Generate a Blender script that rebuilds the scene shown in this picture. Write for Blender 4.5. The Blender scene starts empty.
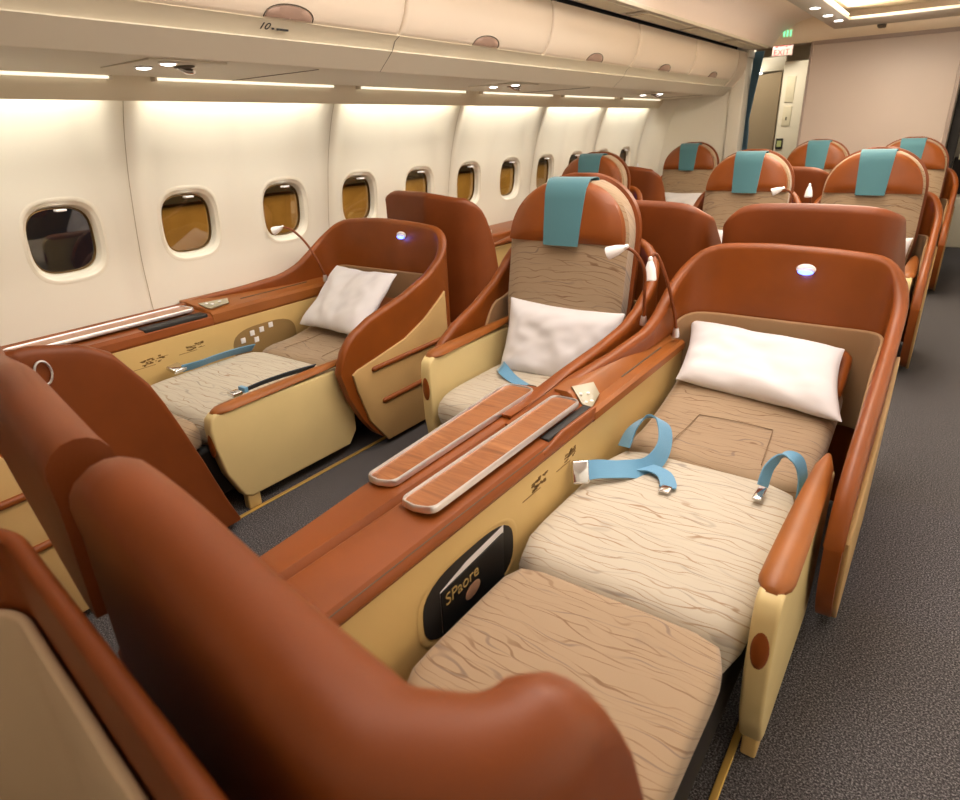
import bpy, bmesh, math, random
from mathutils import Vector, Matrix, noise
random.seed(4)
S = bpy.context.scene
COL = S.collection
PI = math.pi

# ------------------------------------------------------------------ materials
def mat(name, col, rough=.5, metal=0, spec=.5, coat=0, emit=None, es=0, trans=0, sheen=0):
    m = bpy.data.materials.new(name); m.use_nodes = True
    b = m.node_tree.nodes['Principled BSDF']
    b.inputs['Base Color'].default_value = (*col, 1)
    b.inputs['Roughness'].default_value = rough
    b.inputs['Metallic'].default_value = metal
    b.inputs['Specular IOR Level'].default_value = spec
    b.inputs['Coat Weight'].default_value = coat
    b.inputs['Sheen Weight'].default_value = sheen
    if emit:
        b.inputs['Emission Color'].default_value = (*emit, 1); b.inputs['Emission Strength'].default_value = es
    return m
def nt(m): return m.node_tree, m.node_tree.nodes['Principled BSDF']
def node(t, typ, **kw):
    n = t.nodes.new(typ)
    for k, v in kw.items():
        if k in n.inputs.keys(): n.inputs[k].default_value = v
        else: setattr(n, k, v)
    return n
def ramp(t, stops):
    r = t.nodes.new('ShaderNodeValToRGB'); e = r.color_ramp.elements
    while len(e) < len(stops): e.new(.5)
    for x, (p, c) in zip(e, stops): x.position = p; x.color = (*c, 1)
    return r
def bump(t, b, src, strength, dist=.002):
    n = node(t, 'ShaderNodeBump', Strength=strength, Distance=dist)
    t.links.new(src, n.inputs['Height']); t.links.new(n.outputs[0], b.inputs['Normal'])
def leather(name, col, rough=.42, scale=420, strength=.12, var=.12):
    m = mat(name, col, rough, spec=.36); t, b = nt(m)
    tc = node(t, 'ShaderNodeTexCoord')
    v = node(t, 'ShaderNodeTexVoronoi', Scale=scale); t.links.new(tc.outputs['Object'], v.inputs['Vector'])
    bump(t, b, v.outputs['Distance'], strength, .001)
    n = node(t, 'ShaderNodeTexNoise', Scale=5.0, Detail=3.0); t.links.new(tc.outputs['Object'], n.inputs['Vector'])
    lo = tuple(c*(1-var) for c in col); hi = tuple(c*(1+var) for c in col)
    r = ramp(t, [(.3, lo), (.7, hi)]); t.links.new(n.outputs['Fac'], r.inputs[0]); t.links.new(r.outputs[0], b.inputs['Base Color'])
    return m
def fabric(name, base, line, line2, rot=0.0):
    # taupe upholstery woven with loose wavy lines
    m = mat(name, base, .85, sheen=.2); t, b = nt(m)
    tc = node(t, 'ShaderNodeTexCoord'); sp = t.nodes.new('ShaderNodeSeparateXYZ'); ad = node(t, 'ShaderNodeMath', operation='ADD')
    t.links.new(tc.outputs['Object'], sp.inputs[0]); t.links.new(sp.outputs[1], ad.inputs[0]); t.links.new(sp.outputs[2], ad.inputs[1])
    mu = node(t, 'ShaderNodeMath', operation='MULTIPLY'); mu.inputs[1].default_value = .42; t.links.new(sp.outputs[0], mu.inputs[0])
    cb = t.nodes.new('ShaderNodeCombineXYZ'); t.links.new(mu.outputs[0], cb.inputs[0]); t.links.new(ad.outputs[0], cb.inputs[1])
    cols = []
    for sc, dist, off, th in ((8.0, 10, 0, .990), (5.5, 12, 3.3, .994), (11, 8, 9.1, .989)):
        w = node(t, 'ShaderNodeTexWave', Scale=float(sc), Distortion=float(dist), Detail=2.0)
        w.inputs['Detail Scale'].default_value = 1.3; w.inputs['Phase Offset'].default_value = float(off)
        w.bands_direction = 'Y'
        t.links.new(cb.outputs[0], w.inputs['Vector'])
        r = ramp(t, [(th-.02, (0, 0, 0)), (th+.006, (1, 1, 1))]); t.links.new(w.outputs['Fac'], r.inputs[0])
        ms = node(t, 'ShaderNodeTexNoise', Scale=14.0+off, Detail=1.0); t.links.new(cb.outputs[0], ms.inputs['Vector'])
        mr = ramp(t, [(.40, (.15, .15, .15)), (.60, (.95, .95, .95))]); t.links.new(ms.outputs['Fac'], mr.inputs[0])
        mm = node(t, 'ShaderNodeMath', operation='MULTIPLY'); t.links.new(r.outputs[0], mm.inputs[0]); t.links.new(mr.outputs[0], mm.inputs[1]); cols.append(mm)
    mx = node(t, 'ShaderNodeMix', data_type='RGBA'); mx.inputs[6].default_value = (*base, 1); mx.inputs[7].default_value = (*line, 1)
    t.links.new(cols[0].outputs[0], mx.inputs[0])
    prev = mx
    for c, l in ((cols[1], line2), (cols[2], line)):
        m2 = node(t, 'ShaderNodeMix', data_type='RGBA'); m2.inputs[7].default_value = (*l, 1)
        t.links.new(prev.outputs[2], m2.inputs[6]); t.links.new(c.outputs[0], m2.inputs[0]); prev = m2
    t.links.new(prev.outputs[2], b.inputs['Base Color'])
    n = node(t, 'ShaderNodeTexNoise', Scale=350.0, Detail=2.0); t.links.new(tc.outputs['Object'], n.inputs['Vector'])
    bump(t, b, n.outputs['Fac'], .2, .001)
    return m

RUST = leather('rust leather', (.232, .058, .0075), .40)
RUST_DK = leather('dark rust leather', (.180, .042, .006), .46)
RUST_PAD = leather('tan rust leather', (.28, .088, .015), .42)
BEIGE = leather('beige moulding', (.60, .42, .165), .42, 700, .03, .03)
BEIGE_D = leather('beige side panel', (.52, .34, .14), .45, 700, .04, .04)
CREAM_ARM = leather('cream moulding', (.70, .56, .27), .4, 700, .03, .03)
TAUPE = fabric('taupe fabric with wavy lines', (.345, .245, .150), (.19, .105, .05), (.20, .14, .10))
PALE = fabric('pale fabric with wavy lines', (.53, .475, .375), (.31, .20, .115), (.29, .25, .21))
LINING = mat('tan fabric lining', (.34, .20, .095), .85)
TEAL = mat('teal cloth', (.058, .185, .225), .75, sheen=.3)
t, b = nt(TEAL); w = node(t, 'ShaderNodeTexNoise', Scale=500.0); tc = node(t, 'ShaderNodeTexCoord'); t.links.new(tc.outputs['Object'], w.inputs['Vector']); bump(t, b, w.outputs['Fac'], .3, .001)
WHITE = mat('white cotton', (.73, .715, .735), .8)
WALL = mat('cream wall plastic', (.80, .765, .665), .42)
t, b = nt(WALL); w = node(t, 'ShaderNodeTexNoise', Scale=300.0); tc = node(t, 'ShaderNodeTexCoord'); t.links.new(tc.outputs['Object'], w.inputs['Vector']); bump(t, b, w.outputs['Fac'], .04, .0006)
VAL = mat('warm cream trim plastic', (.80, .74, .58), .45)
BIN = mat('peach cream bin plastic', (.86, .75, .62), .35)
UNDER = mat('grey cream underside plastic', (.66, .61, .50), .5)
CEIL = mat('pale pink ceiling plastic', (.84, .73, .65), .55)
BULK = mat('pinkish taupe wall laminate', (.66, .555, .48), .45)
FRAME = mat('window frame plastic', (.80, .755, .64), .3)
DARK = mat('black recess', (.012, .010, .009), .6)
SEAM = mat('seam dark', (.10, .08, .055), .7)
SILVER = mat('brushed silver', (.84, .84, .86), .30, .9)
CHROME = mat('polished chrome', (.75, .75, .76), .12, 1)
PEARL = mat('pearl plastic', (.86, .85, .86), .25)
GOLD = mat('gold floor rail', (.62, .40, .10), .35, .5)
NAVY = mat('navy webbing', (.02, .03, .05), .7)
BROWN_INK = mat('brown print', (.20, .11, .03), .7)
PAPER = mat('white paper', (.75, .73, .73), .7)
COVER = mat('black magazine cover', (.012, .012, .012), .3)
GILT = mat('gilt lettering', (.40, .28, .10), .5)
SAND = mat('sandstone picture', (.36, .20, .12), .7)
PINK = mat('magenta cloth', (.55, .03, .16), .7)
BLACK = mat('black ink', (.01, .01, .01), .6)
LATCH = mat('mauve grey latch', (.40, .27, .21), .35)
CURT = mat('blue curtain', (.10, .19, .26), .8)
PART = mat('olive taupe partition', (.26, .20, .12), .5)
GALLEY = mat('cream galley laminate', (.75, .70, .56), .4)
ROSE = mat('pink sign face', (.62, .44, .40), .5)
RED = mat('red lettering', (.45, .02, .03), .5)
GREEN = mat('green sign lamp', (.1, .6, .3), .5, emit=(.25, 1, .5), es=1.6)
LAMP = mat('white lamp lens', (1, 1, 1), .5, emit=(1, .97, .9), es=9)
STRIPL = mat('warm strip lens', (1, .95, .85), .5, emit=(1, .90, .72), es=1.15)
BLUEL = mat('blue glow lens', (.2, .3, 1), .4, emit=(.10, .16, 1), es=5)
COVE = mat('cove lamp lens', (1, .9, .7), .5, emit=(1, .80, .50), es=3.0)
FACADE = mat('ochre hangar wall', (.40, .25, .08), .8)
t, b = nt(FACADE); tc = node(t, 'ShaderNodeTexCoord'); w = node(t, 'ShaderNodeTexNoise', Scale=1.4, Detail=4.0); t.links.new(tc.outputs['Object'], w.inputs['Vector'])
r = ramp(t, [(.35, (.26, .15, .045)), (.7, (.42, .27, .09))]); t.links.new(w.outputs['Fac'], r.inputs[0]); t.links.new(r.outputs[0], b.inputs['Base Color'])
def webbing():
    m = mat('blue webbing', (.11, .31, .50), .6, sheen=.3); t, b = nt(m)
    tc = node(t, 'ShaderNodeTexCoord'); w = node(t, 'ShaderNodeTexChecker', Scale=420.0); t.links.new(tc.outputs['Object'], w.inputs['Vector'])
    bump(t, b, w.outputs['Fac'], .3, .001); return m
BLUE = webbing()
def carpet():
    m = mat('grey flecked carpet', (.1, .09, .09), .95, spec=.1); t, b = nt(m)
    tc = node(t, 'ShaderNodeTexCoord')
    n = node(t, 'ShaderNodeTexNoise', Scale=210.0, Detail=2.0, Roughness=.7); t.links.new(tc.outputs['Object'], n.inputs['Vector'])
    r = ramp(t, [(.36, (.022, .020, .022)), (.52, (.080, .075, .078)), (.68, (.26, .25, .255))]); t.links.new(n.outputs['Fac'], r.inputs[0])
    t.links.new(r.outputs[0], b.inputs['Base Color']); bump(t, b, n.outputs['Fac'], .6, .004); return m
CARPET = carpet()
def wood():
    m = mat('reddish wood veneer', (.34, .13, .045), .3, coat=.3); t, b = nt(m)
    tc = node(t, 'ShaderNodeTexCoord'); mp = node(t, 'ShaderNodeMapping'); mp.inputs['Scale'].default_value = (1.2, 9, 1)
    t.links.new(tc.outputs['Object'], mp.inputs['Vector'])
    n = node(t, 'ShaderNodeTexNoise', Scale=3.2, Detail=6.0, Distortion=.6); t.links.new(mp.outputs[0], n.inputs['Vector'])
    r = ramp(t, [(.3, (.19, .062, .020)), (.48, (.36, .14, .05)), (.56, (.27, .095, .032)), (.72, (.46, .20, .08))]); t.links.new(n.outputs['Fac'], r.inputs[0])
    t.links.new(r.outputs[0], b.inputs['Base Color']); return m
WOOD = wood()
def glass():
    m = bpy.data.materials.new('window glass'); m.use_nodes = True; t = m.node_tree; t.nodes.clear()
    o = t.nodes.new('ShaderNodeOutputMaterial'); mx = t.nodes.new('ShaderNodeMixShader'); tr = t.nodes.new('ShaderNodeBsdfTransparent'); g = t.nodes.new('ShaderNodeBsdfGlossy')
    tr.inputs[0].default_value = (.82, .80, .74, 1); g.inputs['Roughness'].default_value = .03; mx.inputs[0].default_value = .10
    t.links.new(tr.outputs[0], mx.inputs[1]); t.links.new(g.outputs[0], mx.inputs[2]); t.links.new(mx.outputs[0], o.inputs[0]); return m
GLASS = glass()

# ------------------------------------------------------------------ object helpers
def link(o, parent=None):
    COL.objects.link(o)
    if parent is not None:
        o.parent = parent
        o.matrix_parent_inverse = PMI[parent.name]
    PMI[o.name] = (PMI[parent.name] if parent is not None and parent.type == 'MESH' else Matrix.Translation(-o.location)) if True else None
    return o
PMI = {}
def finish(name, bm, m, parent=None, ang=38, mods=()):
    bmesh.ops.remove_doubles(bm, verts=bm.verts, dist=1e-5)
    bmesh.ops.recalc_face_normals(bm, faces=bm.faces)
    me = bpy.data.meshes.new(name); bm.to_mesh(me); bm.free()
    for p in me.polygons: p.use_smooth = True
    me.set_sharp_from_angle(angle=math.radians(ang))
    me.materials.append(m)
    o = bpy.data.objects.new(name, me); link(o, parent)
    for k in mods:
        if k[0] == 'sub':
            s = o.modifiers.new('s', 'SUBSURF'); s.levels = s.render_levels = k[1]
        if k[0] == 'bev':
            s = o.modifiers.new('b', 'BEVEL'); s.width = k[1]; s.segments = 3; s.limit_method = 'ANGLE'; s.angle_limit = math.radians(40)
    return o
def thing(name, label, cat, loc, group=None):
    o = bpy.data.objects.new(name, None); o.location = loc; o.empty_display_size = .1
    link(o); o['label'] = label; o['category'] = cat
    if group: o['group'] = group
    return o
def tag(o, label, cat, group=None):
    o['label'] = label; o['category'] = cat
    if group: o['group'] = group
    return o
def struct(o): o['kind'] = 'structure'; return o

# ------------------------------------------------------------------ mesh helpers (all write world coordinates)
def bmn(): return bmesh.new()
def box(bm, x0, x1, y0, y1, z0, z1, r=0, seg=3, T=None):
    b2 = bmesh.new(); bmesh.ops.create_cube(b2, size=1)
    for v in b2.verts: v.co = Vector((x0+(v.co.x+.5)*(x1-x0), y0+(v.co.y+.5)*(y1-y0), z0+(v.co.z+.5)*(z1-z0)))
    if r > 0:
        bmesh.ops.bevel(b2, geom=b2.edges[:], offset=min(r, .49*min(abs(x1-x0), abs(y1-y0), abs(z1-z0))), segments=seg, profile=.5, affect='EDGES')
    if T:
        for v in b2.verts: v.co = Vector(T(*v.co))
    me = bpy.data.meshes.new('x'); b2.to_mesh(me); b2.free(); bm.from_mesh(me); bpy.data.meshes.remove(me)
    return bm
def prism(bm, pts, vec, r=0, seg=2):
    b2 = bmesh.new(); vs = [b2.verts.new(p) for p in pts]; f = b2.faces.new(vs)
    ret = bmesh.ops.extrude_face_region(b2, geom=[f])
    bmesh.ops.translate(b2, vec=Vector(vec), verts=[v for v in ret['geom'] if isinstance(v, bmesh.types.BMVert)])
    bmesh.ops.recalc_face_normals(b2, faces=b2.faces)
    if r:
        caps = [e for e in b2.edges if len(e.link_faces) == 2 and any(len(x.verts) == len(pts) for x in e.link_faces)]
        if len(pts) > 4: bmesh.ops.bevel(b2, geom=caps, offset=r, segments=seg, profile=.5, affect='EDGES')
        else: bmesh.ops.bevel(b2, geom=b2.edges[:], offset=r, segments=seg, profile=.5, affect='EDGES')
    me = bpy.data.meshes.new('x'); b2.to_mesh(me); b2.free(); bm.from_mesh(me); bpy.data.meshes.remove(me)
    return bm
def loft(bm, rings, closed=True, caps=True):
    V = [[bm.verts.new(p) for p in r] for r in rings]
    n = len(V[0])
    for a, b_ in zip(V, V[1:]):
        for i in range(n if closed else n-1):
            j = (i+1) % n
            try: bm.faces.new((a[i], a[j], b_[j], b_[i]))
            except ValueError: pass
    if caps and closed:
        for r in (V[0], V[-1]):
            try: bm.faces.new(r)
            except ValueError: pass
    return bm
def smooth(pts, n=6):
    P = [Vector(p) for p in pts]; out = []
    for i in range(len(P)-1):
        p0 = P[max(i-1, 0)]; p1 = P[i]; p2 = P[i+1]; p3 = P[min(i+2, len(P)-1)]
        for k in range(n):
            t = k/n
            out.append(.5*((2*p1)+(-p0+p2)*t+(2*p0-5*p1+4*p2-p3)*t*t+(-p0+3*p1-3*p2+p3)*t**3))
    out.append(P[-1]); return out
def tube(bm, path, rad, n=12):
    P = [Vector(p) for p in path]; rs = rad if isinstance(rad, (list, tuple)) else [rad]*len(P)
    rings = []; up = None
    for i, p in enumerate(P):
        t = (P[min(i+1, len(P)-1)]-P[max(i-1, 0)]).normalized()
        if up is None: up = t.orthogonal().normalized()
        up = (up-t*up.dot(t)).normalized(); s = t.cross(up)
        rings.append([p+(up*math.cos(2*PI*k/n)+s*math.sin(2*PI*k/n))*rs[i] for k in range(n)])
    return loft(bm, rings)
def disc_ell(bm, c, ax, ay, az, nu=20, nv=10):
    # ellipsoid from three half axes
    c, ax, ay, az = map(Vector, (c, ax, ay, az)); rings = []
    for i in range(1, nv):
        a = PI*i/nv-PI/2
        rings.append([c+az*math.sin(a)+(ax*math.cos(2*PI*k/nu)+ay*math.sin(2*PI*k/nu))*math.cos(a) for k in range(nu)])
    return loft(bm, rings)
def ribbon(bm, pts, wid, width, th=.004, n=6):
    P = smooth(pts, n); W = smooth(wid, n); rings = []
    for i, p in enumerate(P):
        t = (P[min(i+1, len(P)-1)]-P[max(i-1, 0)]).normalized(); w = W[i]; w = (w-t*w.dot(t)).normalized(); nn = t.cross(w)
        rings.append([p+w*width/2+nn*th/2, p-w*width/2+nn*th/2, p-w*width/2-nn*th/2, p+w*width/2-nn*th/2])
    return loft(bm, rings)
def superell(a, b, n, N): 
    out = []
    for k in range(N):
        th = 2*PI*k/N; c, s = math.cos(th), math.sin(th); r = (abs(c)**n+abs(s)**n)**(-1/n)
        out.append((a*r*c, b*r*s))
    return out
def rpath(pts, rad, step=.04, nc=8):
    # polyline with filleted corners, resampled finely
    P = [Vector((*p, 0)) for p in pts]; out = [P[0]]
    for i in range(1, len(P)-1):
        r = rad[i]; a = (P[i-1]-P[i]).normalized(); c = (P[i+1]-P[i]).normalized()
        ang = a.angle(c); d = min(r/math.tan(ang/2), .49*(P[i-1]-P[i]).length, .49*(P[i+1]-P[i]).length)
        A = P[i]+a*d; C = P[i]+c*d
        for k in range(nc+1):
            t = k/nc; out.append(A*(1-t)**2+P[i]*2*t*(1-t)+C*t*t)
    out.append(P[-1]); fin = [out[0]]
    for q in out[1:]:
        d = (q-fin[-1]).length; m = max(1, int(d/step)); s = fin[-1].copy()
        if d < 1e-4: continue
        for k in range(1, m+1): fin.append(s.lerp(q, k/m))
    return [(p.x, p.y) for p in fin]
def interp(tab, x):
    if x <= tab[0][0]: return tab[0][1]
    for (a, fa), (c, fc) in zip(tab, tab[1:]):
        if x <= c: return fa+(fc-fa)*(x-a)/(c-a)
    return tab[-1][1]
def sweep_wall(bm, path, zb, zt, th, T, off=0.0, rim=None):
    # upright wall along a plan path with rounded top rim; zb/zt are functions of (u,v)
    n = len(path); rings = []
    R = rim or th
    for i, (u, v) in enumerate(path):
        a = Vector(path[max(i-1, 0)]); c = Vector(path[min(i+1, n-1)]); t = (c-a).normalized(); nx, ny = t.y, -t.x
        top, bot = zt(u, v), zb(u, v); h = max(top-bot, .002); r = min(R/2, h*.45)
        ring = []
        def P(d, z): ring.append(T(u+nx*(d+off), v+ny*(d+off), z))
        P(-th/2, bot); P(-th/2, bot+(h-2*r)*.5); P(-th/2, top-2*r)
        for k in range(9):
            a2 = PI*k/8; P(-math.cos(a2)*R/2, top-r+math.sin(a2)*r)
        P(th/2, top-2*r); P(th/2, bot+(h-2*r)*.5); P(th/2, bot)
        rings.append(ring)
    return loft(bm, rings)
def text(name, s, size, loc, xdir, ydir, m, parent=None, ext=.0006, align='LEFT'):
    cu = bpy.data.curves.new(name, 'FONT'); cu.body = s; cu.size = size; cu.extrude = ext; cu.align_x = align
    tmp = bpy.data.objects.new('tmp', cu); COL.objects.link(tmp); bpy.context.view_layer.update()
    me = bpy.data.meshes.new_from_object(tmp.evaluated_get(bpy.context.evaluated_depsgraph_get())); me.name = name
    COL.objects.unlink(tmp); bpy.data.objects.remove(tmp)
    x = Vector(xdir).normalized(); y = Vector(ydir).normalized(); z = x.cross(y); M = Matrix((x, y, z)).transposed().to_4x4(); M.translation = Vector(loc)
    me.transform(M); me.materials.clear(); me.materials.append(m)
    o = bpy.data.objects.new(name, me); return link(o, parent)

# ------------------------------------------------------------------ camera
cam = bpy.data.cameras.new('camera'); co = bpy.data.objects.new('camera', cam); COL.objects.link(co)
R_ = Vector((.81482, .57858, -.03624)); D_ = Vector((.19767, -.33607, -.92086)); F_ = Vector((-.54497, .74317, -.3882))
M = Matrix((R_, -D_, -F_)).transposed().to_4x4(); M.translation = (.14, 0, 1.42); co.matrix_world = M
cam.sensor_width = 36; cam.lens = 634.4/960*36; cam.clip_start = .02
cam.dof.use_dof = True; cam.dof.focus_distance = 2.3; cam.dof.aperture_fstop = 5.0
S.camera = co

# ================================================================== SETTING
def flat(name, pts, m, parent=None):
    bm = bmn(); bm.faces.new([bm.verts.new(p) for p in pts]); return finish(name, bm, m, parent)
bm = bmn(); box(bm, -3.1, 1.9, -1.2, 12, -.05, 0); struct(finish('floor', bm, CARPET))
for nm, x, y0, y1 in (('trim_1', -1.985, .2, 7.6), ('trim_2', -.035, .45, 7.6)):
    bm = bmn(); box(bm, x-.009, x+.009, y0, y1, 0, .006, .002); struct(finish(nm, bm, GOLD))

WP = [(0, -2.86), (.3, -2.95), (.6, -3.01), (.9, -3.01), (1.05, -2.99), (1.3, -2.945), (1.5, -2.885), (1.6, -2.84), (1.7, -2.79)]
def wx(z):
    return sum(interp(WP, z+d) for d in (-.06, -.03, 0, .03, .06))/5
def sst(a, b_, x):
    t = max(0, min(1, (x-a)/(b_-a))); return t*t*(3-2*t)
Y0, PIT, WZ = 1.262, .601, 1.045
def seamd(y):   # distance to the nearest panel seam and to the nearest mid rib
    k = (y-(Y0+.5*PIT))/(2*PIT); d = abs(k-round(k))*2*PIT
    k2 = (y-(Y0-.5*PIT))/(2*PIT); d2 = abs(k2-round(k2))*2*PIT
    return d, d2
def wpt(y, z, out=0):
    d, d2 = seamd(y); a = sst(.80, 1.55, z); b_ = sst(.45, 1.1, z)*.012
    bay = sst(.02, .11+.07*sst(1.0, 1.6, z), d)
    rec = (.004+.034*a+b_)*bay-.010*a*(1-sst(.0, .09, d2)) - .006*(1-sst(0, .012, d))*0
    return (wx(z)-rec-out, y, z)
NS = 14
def wall_panel(name, wins, ylo, yhi):
    bm = bmn()
    if wins:
        for k in wins:
            yc = Y0+k*PIT; lo, hi = yc-PIT/2, yc+PIT/2; zl, zh = .72, 1.38
            bd = []
            for i in range(NS): bd.append((lo+(hi-lo)*i/NS, zl))
            for i in range(NS): bd.append((hi, zl+(zh-zl)*i/NS))
            for i in range(NS): bd.append((hi-(hi-lo)*i/NS, zh))
            for i in range(NS): bd.append((lo, zh-(zh-zl)*i/NS))
            hole = []
            for (y, z) in bd:
                th = math.atan2((z-WZ)/.185, (y-yc)/.172); c, s = math.cos(th), math.sin(th); r = (abs(c)**3.1+abs(s)**3.1)**(-1/3.1)
                hole.append((yc+.172*r*c, WZ+.185*r*s))
            rings = []
            for t in (0, .2, .4, .6, .8, 1): rings.append([wpt(a[0]+(h[0]-a[0])*t, a[1]+(h[1]-a[1])*t) for a, h in zip(bd, hole)])
            loft(bm, rings, caps=False)
            ys = [lo+(hi-lo)*i/NS for i in range(NS+1)]
            for zs in ([0, .1, .2, .3, .4, .5, .6, .72], [1.38, 1.42, 1.46, 1.5, 1.54, 1.58, 1.62, 1.66]):
                loft(bm, [[wpt(y, z) for y in ys] for z in zs], closed=False)
    o = finish(name, bm, WALL, None, 60); struct(o); return o
wall_panel('wall_left', [-2, -1], 0, 0)
for a in ([-0],): pass
wall_panel('wall_left', [0], 0, 0)
for k in range(1, 11, 2): wall_panel('wall_left', [k, k+1], 0, 0)

for k in range(6):
    ys_ = Y0+.5*PIT+(k-1)*2*PIT
    bm = bmn(); loft(bm, [[(wpt(ys_+.02, z)[0]+.0045, ys_-.0018, z), (wpt(ys_+.02, z)[0]+.0045, ys_+.0018, z)] for z in [i*.05 for i in range(33)]], closed=False, caps=False); struct(finish('trim_%d' % (40+k), bm, mat('panel gap', (.40, .34, .23), .7) if k == 0 else bpy.data.materials['panel gap']))
def window(k):
    yc = Y0+k*PIT; N = 56
    def ring(a, b_, out):
        return [(wpt(yc+y, WZ+z)[0]-out, yc+y, WZ+z) for y, z in superell(a, b_, 3.1, N)]
    bm = bmn()
    loft(bm, [ring(.174, .187, .004), ring(.172, .185, -.0005), ring(.160, .170, -.003), ring(.157, .166, .000), ring(.154, .162, .006), ring(.149, .156, .008), ring(.146, .152, .011), ring(.143, .148, .020), ring(.141, .145, .045), ring(.136, .140, .049)], caps=False)
    o = struct(finish('window_%d' % (k+3), bm, FRAME, None, 50))
    bm = bmn(); loft(bm, [ring(.138, .141, .044), ring(.133, .136, .042), ring(.131, .134, .056)], caps=False)
    finish('gasket', bm, mat('bronze gasket', (.20, .12, .04), .3, .6) if k == -2 else bpy.data.materials['bronze gasket'], o, 50)
    bm = bmn(); loft(bm, [ring(.136, .139, .050), ring(.136, .139, .053)])
    finish('window_pane', bm, GLASS, o)
    bm = bmn(); box(bm, wx(WZ+.15)-.045, wx(WZ+.15)-.012, yc-.022, yc+.022, WZ+.126, WZ+.136, .004)
    finish('shade_handle', bm, PEARL, o)
for k in range(-2, 11): window(k)

# end wall with the last sidewall reveal, doorway column, bulkhead and header
YE = 7.72
bm = bmn(); prism(bm, [(wx(z)-.05, YE, z) for z in (0, .3, .6, .9, 1.2, 1.4, 1.6)]+[(-2.86, YE, 2.2), (-1.93, YE, 2.2), (-1.93, YE, 0)], (0, .06, 0)); struct(finish('wall_back', bm, WALL))
bm = bmn()
loft(bm, [[(wx(z)-.02+a, YE-.20+bq, z) for a, bq in ((0, 0), (.02, .07), (.07, .13), (.15, .17), (.25, .195))] for z in (0, .3, .6, .9, 1.1, 1.3, 1.5, 1.6, 1.68)], closed=False, caps=False)
struct(finish('trim_3', bm, WALL, None, 60))
bm = bmn(); box(bm, -2.03, -1.89, YE-.03, YE+.22, 0, 2.08, .008); box(bm, -2.06, -1.87, YE-.04, YE+.23, 2.04, 2.12, .008); struct(finish('trim_4', bm, WALL))
bm = bmn(); box(bm, -1.30, -.05, 7.8, 7.87, 0, 2.12, .006); struct(finish('wall_back', bm, BULK))
bm = bmn(); box(bm, -1.315, -1.293, 7.785, 7.885, 0, 2.13, .004); box(bm, -.057, -.02, 7.785, 7.885, 0, 2.13, .004); box(bm, -1.31, -.03, 7.785, 7.815, 2.10, 2.135, .004)
struct(finish('trim_5', bm, mat('mauve taupe edging', (.42, .33, .28), .4)))
bm = bmn(); box(bm, -2.0, 1.6, 7.79, 7.87, 2.13, 2.62); struct(finish('wall_back', bm, mat('warm cream header', (.78, .66, .50), .5)))
# right side of the cabin
bm = bmn()
loft(bm, [[(1.75-.1*abs(z-.8), y, z) for z in (0, .4, .8, 1.2, 1.6, 2.0)] for y in (-1.2, 7.9)], closed=False, caps=False); struct(finish('wall_right', bm, WALL))
# ceiling
CP = [(-1.95, 2.125), (-1.87, 2.105), (-1.68, 2.115), (-1.672, 2.14), (-1.60, 2.235), (-1.45, 2.32), (-1.15, 2.39), (-.7, 2.43), (-.2, 2.41), (.3, 2.32), (.6, 2.2), (1.7, 2.0)]
bm = bmn(); loft(bm, [[(x, y, z) for x, z in CP] for y in (-1.2, 7.8)], closed=False, caps=False); struct(finish('ceiling', bm, CEIL, None, 25))
bm = bmn(); box(bm, -3, 1.7, 7.87, 12, 2.45, 2.5); struct(finish('ceiling', bm, CEIL))
bm = bmn(); box(bm, -3.1, 1.9, 11.9, 12, 0, 2.6); struct(finish('wall_far', bm, GALLEY))
bm = bmn(); box(bm, -3.1, 1.9, -1.25, -1.2, 0, 2.6); struct(finish('wall_front', bm, WALL))
# narrow ceiling strip of grilles and frames above the bins
for i in range(1, 6):
    y = 1.4+i*1.03
    t_ = thing('ceiling_grille', 'grey louvred air grille above the overhead bins, %s the rear doorway' % ['', 'fifth from', 'fourth from', 'third from', 'second from', 'nearest'][i], 'grille', (-1.77, y+.45, 2.1), 'air grilles above the bins')
    bm = bmn(); box(bm, -1.85, -1.70, y, y+.95, 2.094, 2.106, .003); finish('grille_frame', bm, UNDER, t_)
    bm = bmn()
    for k in range(9): box(bm, -1.83+k*.0135, -1.82+k*.0135, y+.05, y+.9, 2.089, 2.094)
    finish('louvre', bm, VAL, t_)
bm = bmn(); box(bm, -1.70, -1.675, -1, 7.6, 2.095, 2.118, .004); struct(finish('trim_6', bm, UNDER))

# valance, underside and fascia
bm = bmn(); YA, YB = -1.2, 7.66
def extr(name, prof, m, y0=YA, y1=YB, ang=30):
    bm = bmn(); prism(bm, [(x, y0, z) for x, z in prof], (0, y1-y0, 0)); return struct(finish(name, bm, m, None, ang))
extr('trim_7', [(-2.80, 1.603), (-2.79, 1.598), (-2.757, 1.645), (-2.742, 1.672), (-2.735, 1.69), (-2.75, 1.69), (-2.775, 1.66)], VAL)
extr('trim_8', [(-2.71, 1.692), (-2.69, 1.684), (-2.10, 1.690), (-2.09, 1.70), (-2.12, 1.72), (-2.71, 1.72)], UNDER)
extr('trim_9', [(-2.10, 1.688), (-2.085, 1.690), (-2.005, 1.763), (-2.012, 1.772), (-2.03, 1.77), (-2.11, 1.70)], UNDER)
extr('trim_10', [(-2.01, 1.766), (-1.985, 1.800), (-1.955, 1.818), (-1.97, 1.83), (-2.02, 1.80)], VAL)
extr('trim_11', [(-2.86, 1.72), (-2.10, 1.72), (-2.10, 1.74), (-2.86, 1.74)], VAL)
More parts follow.
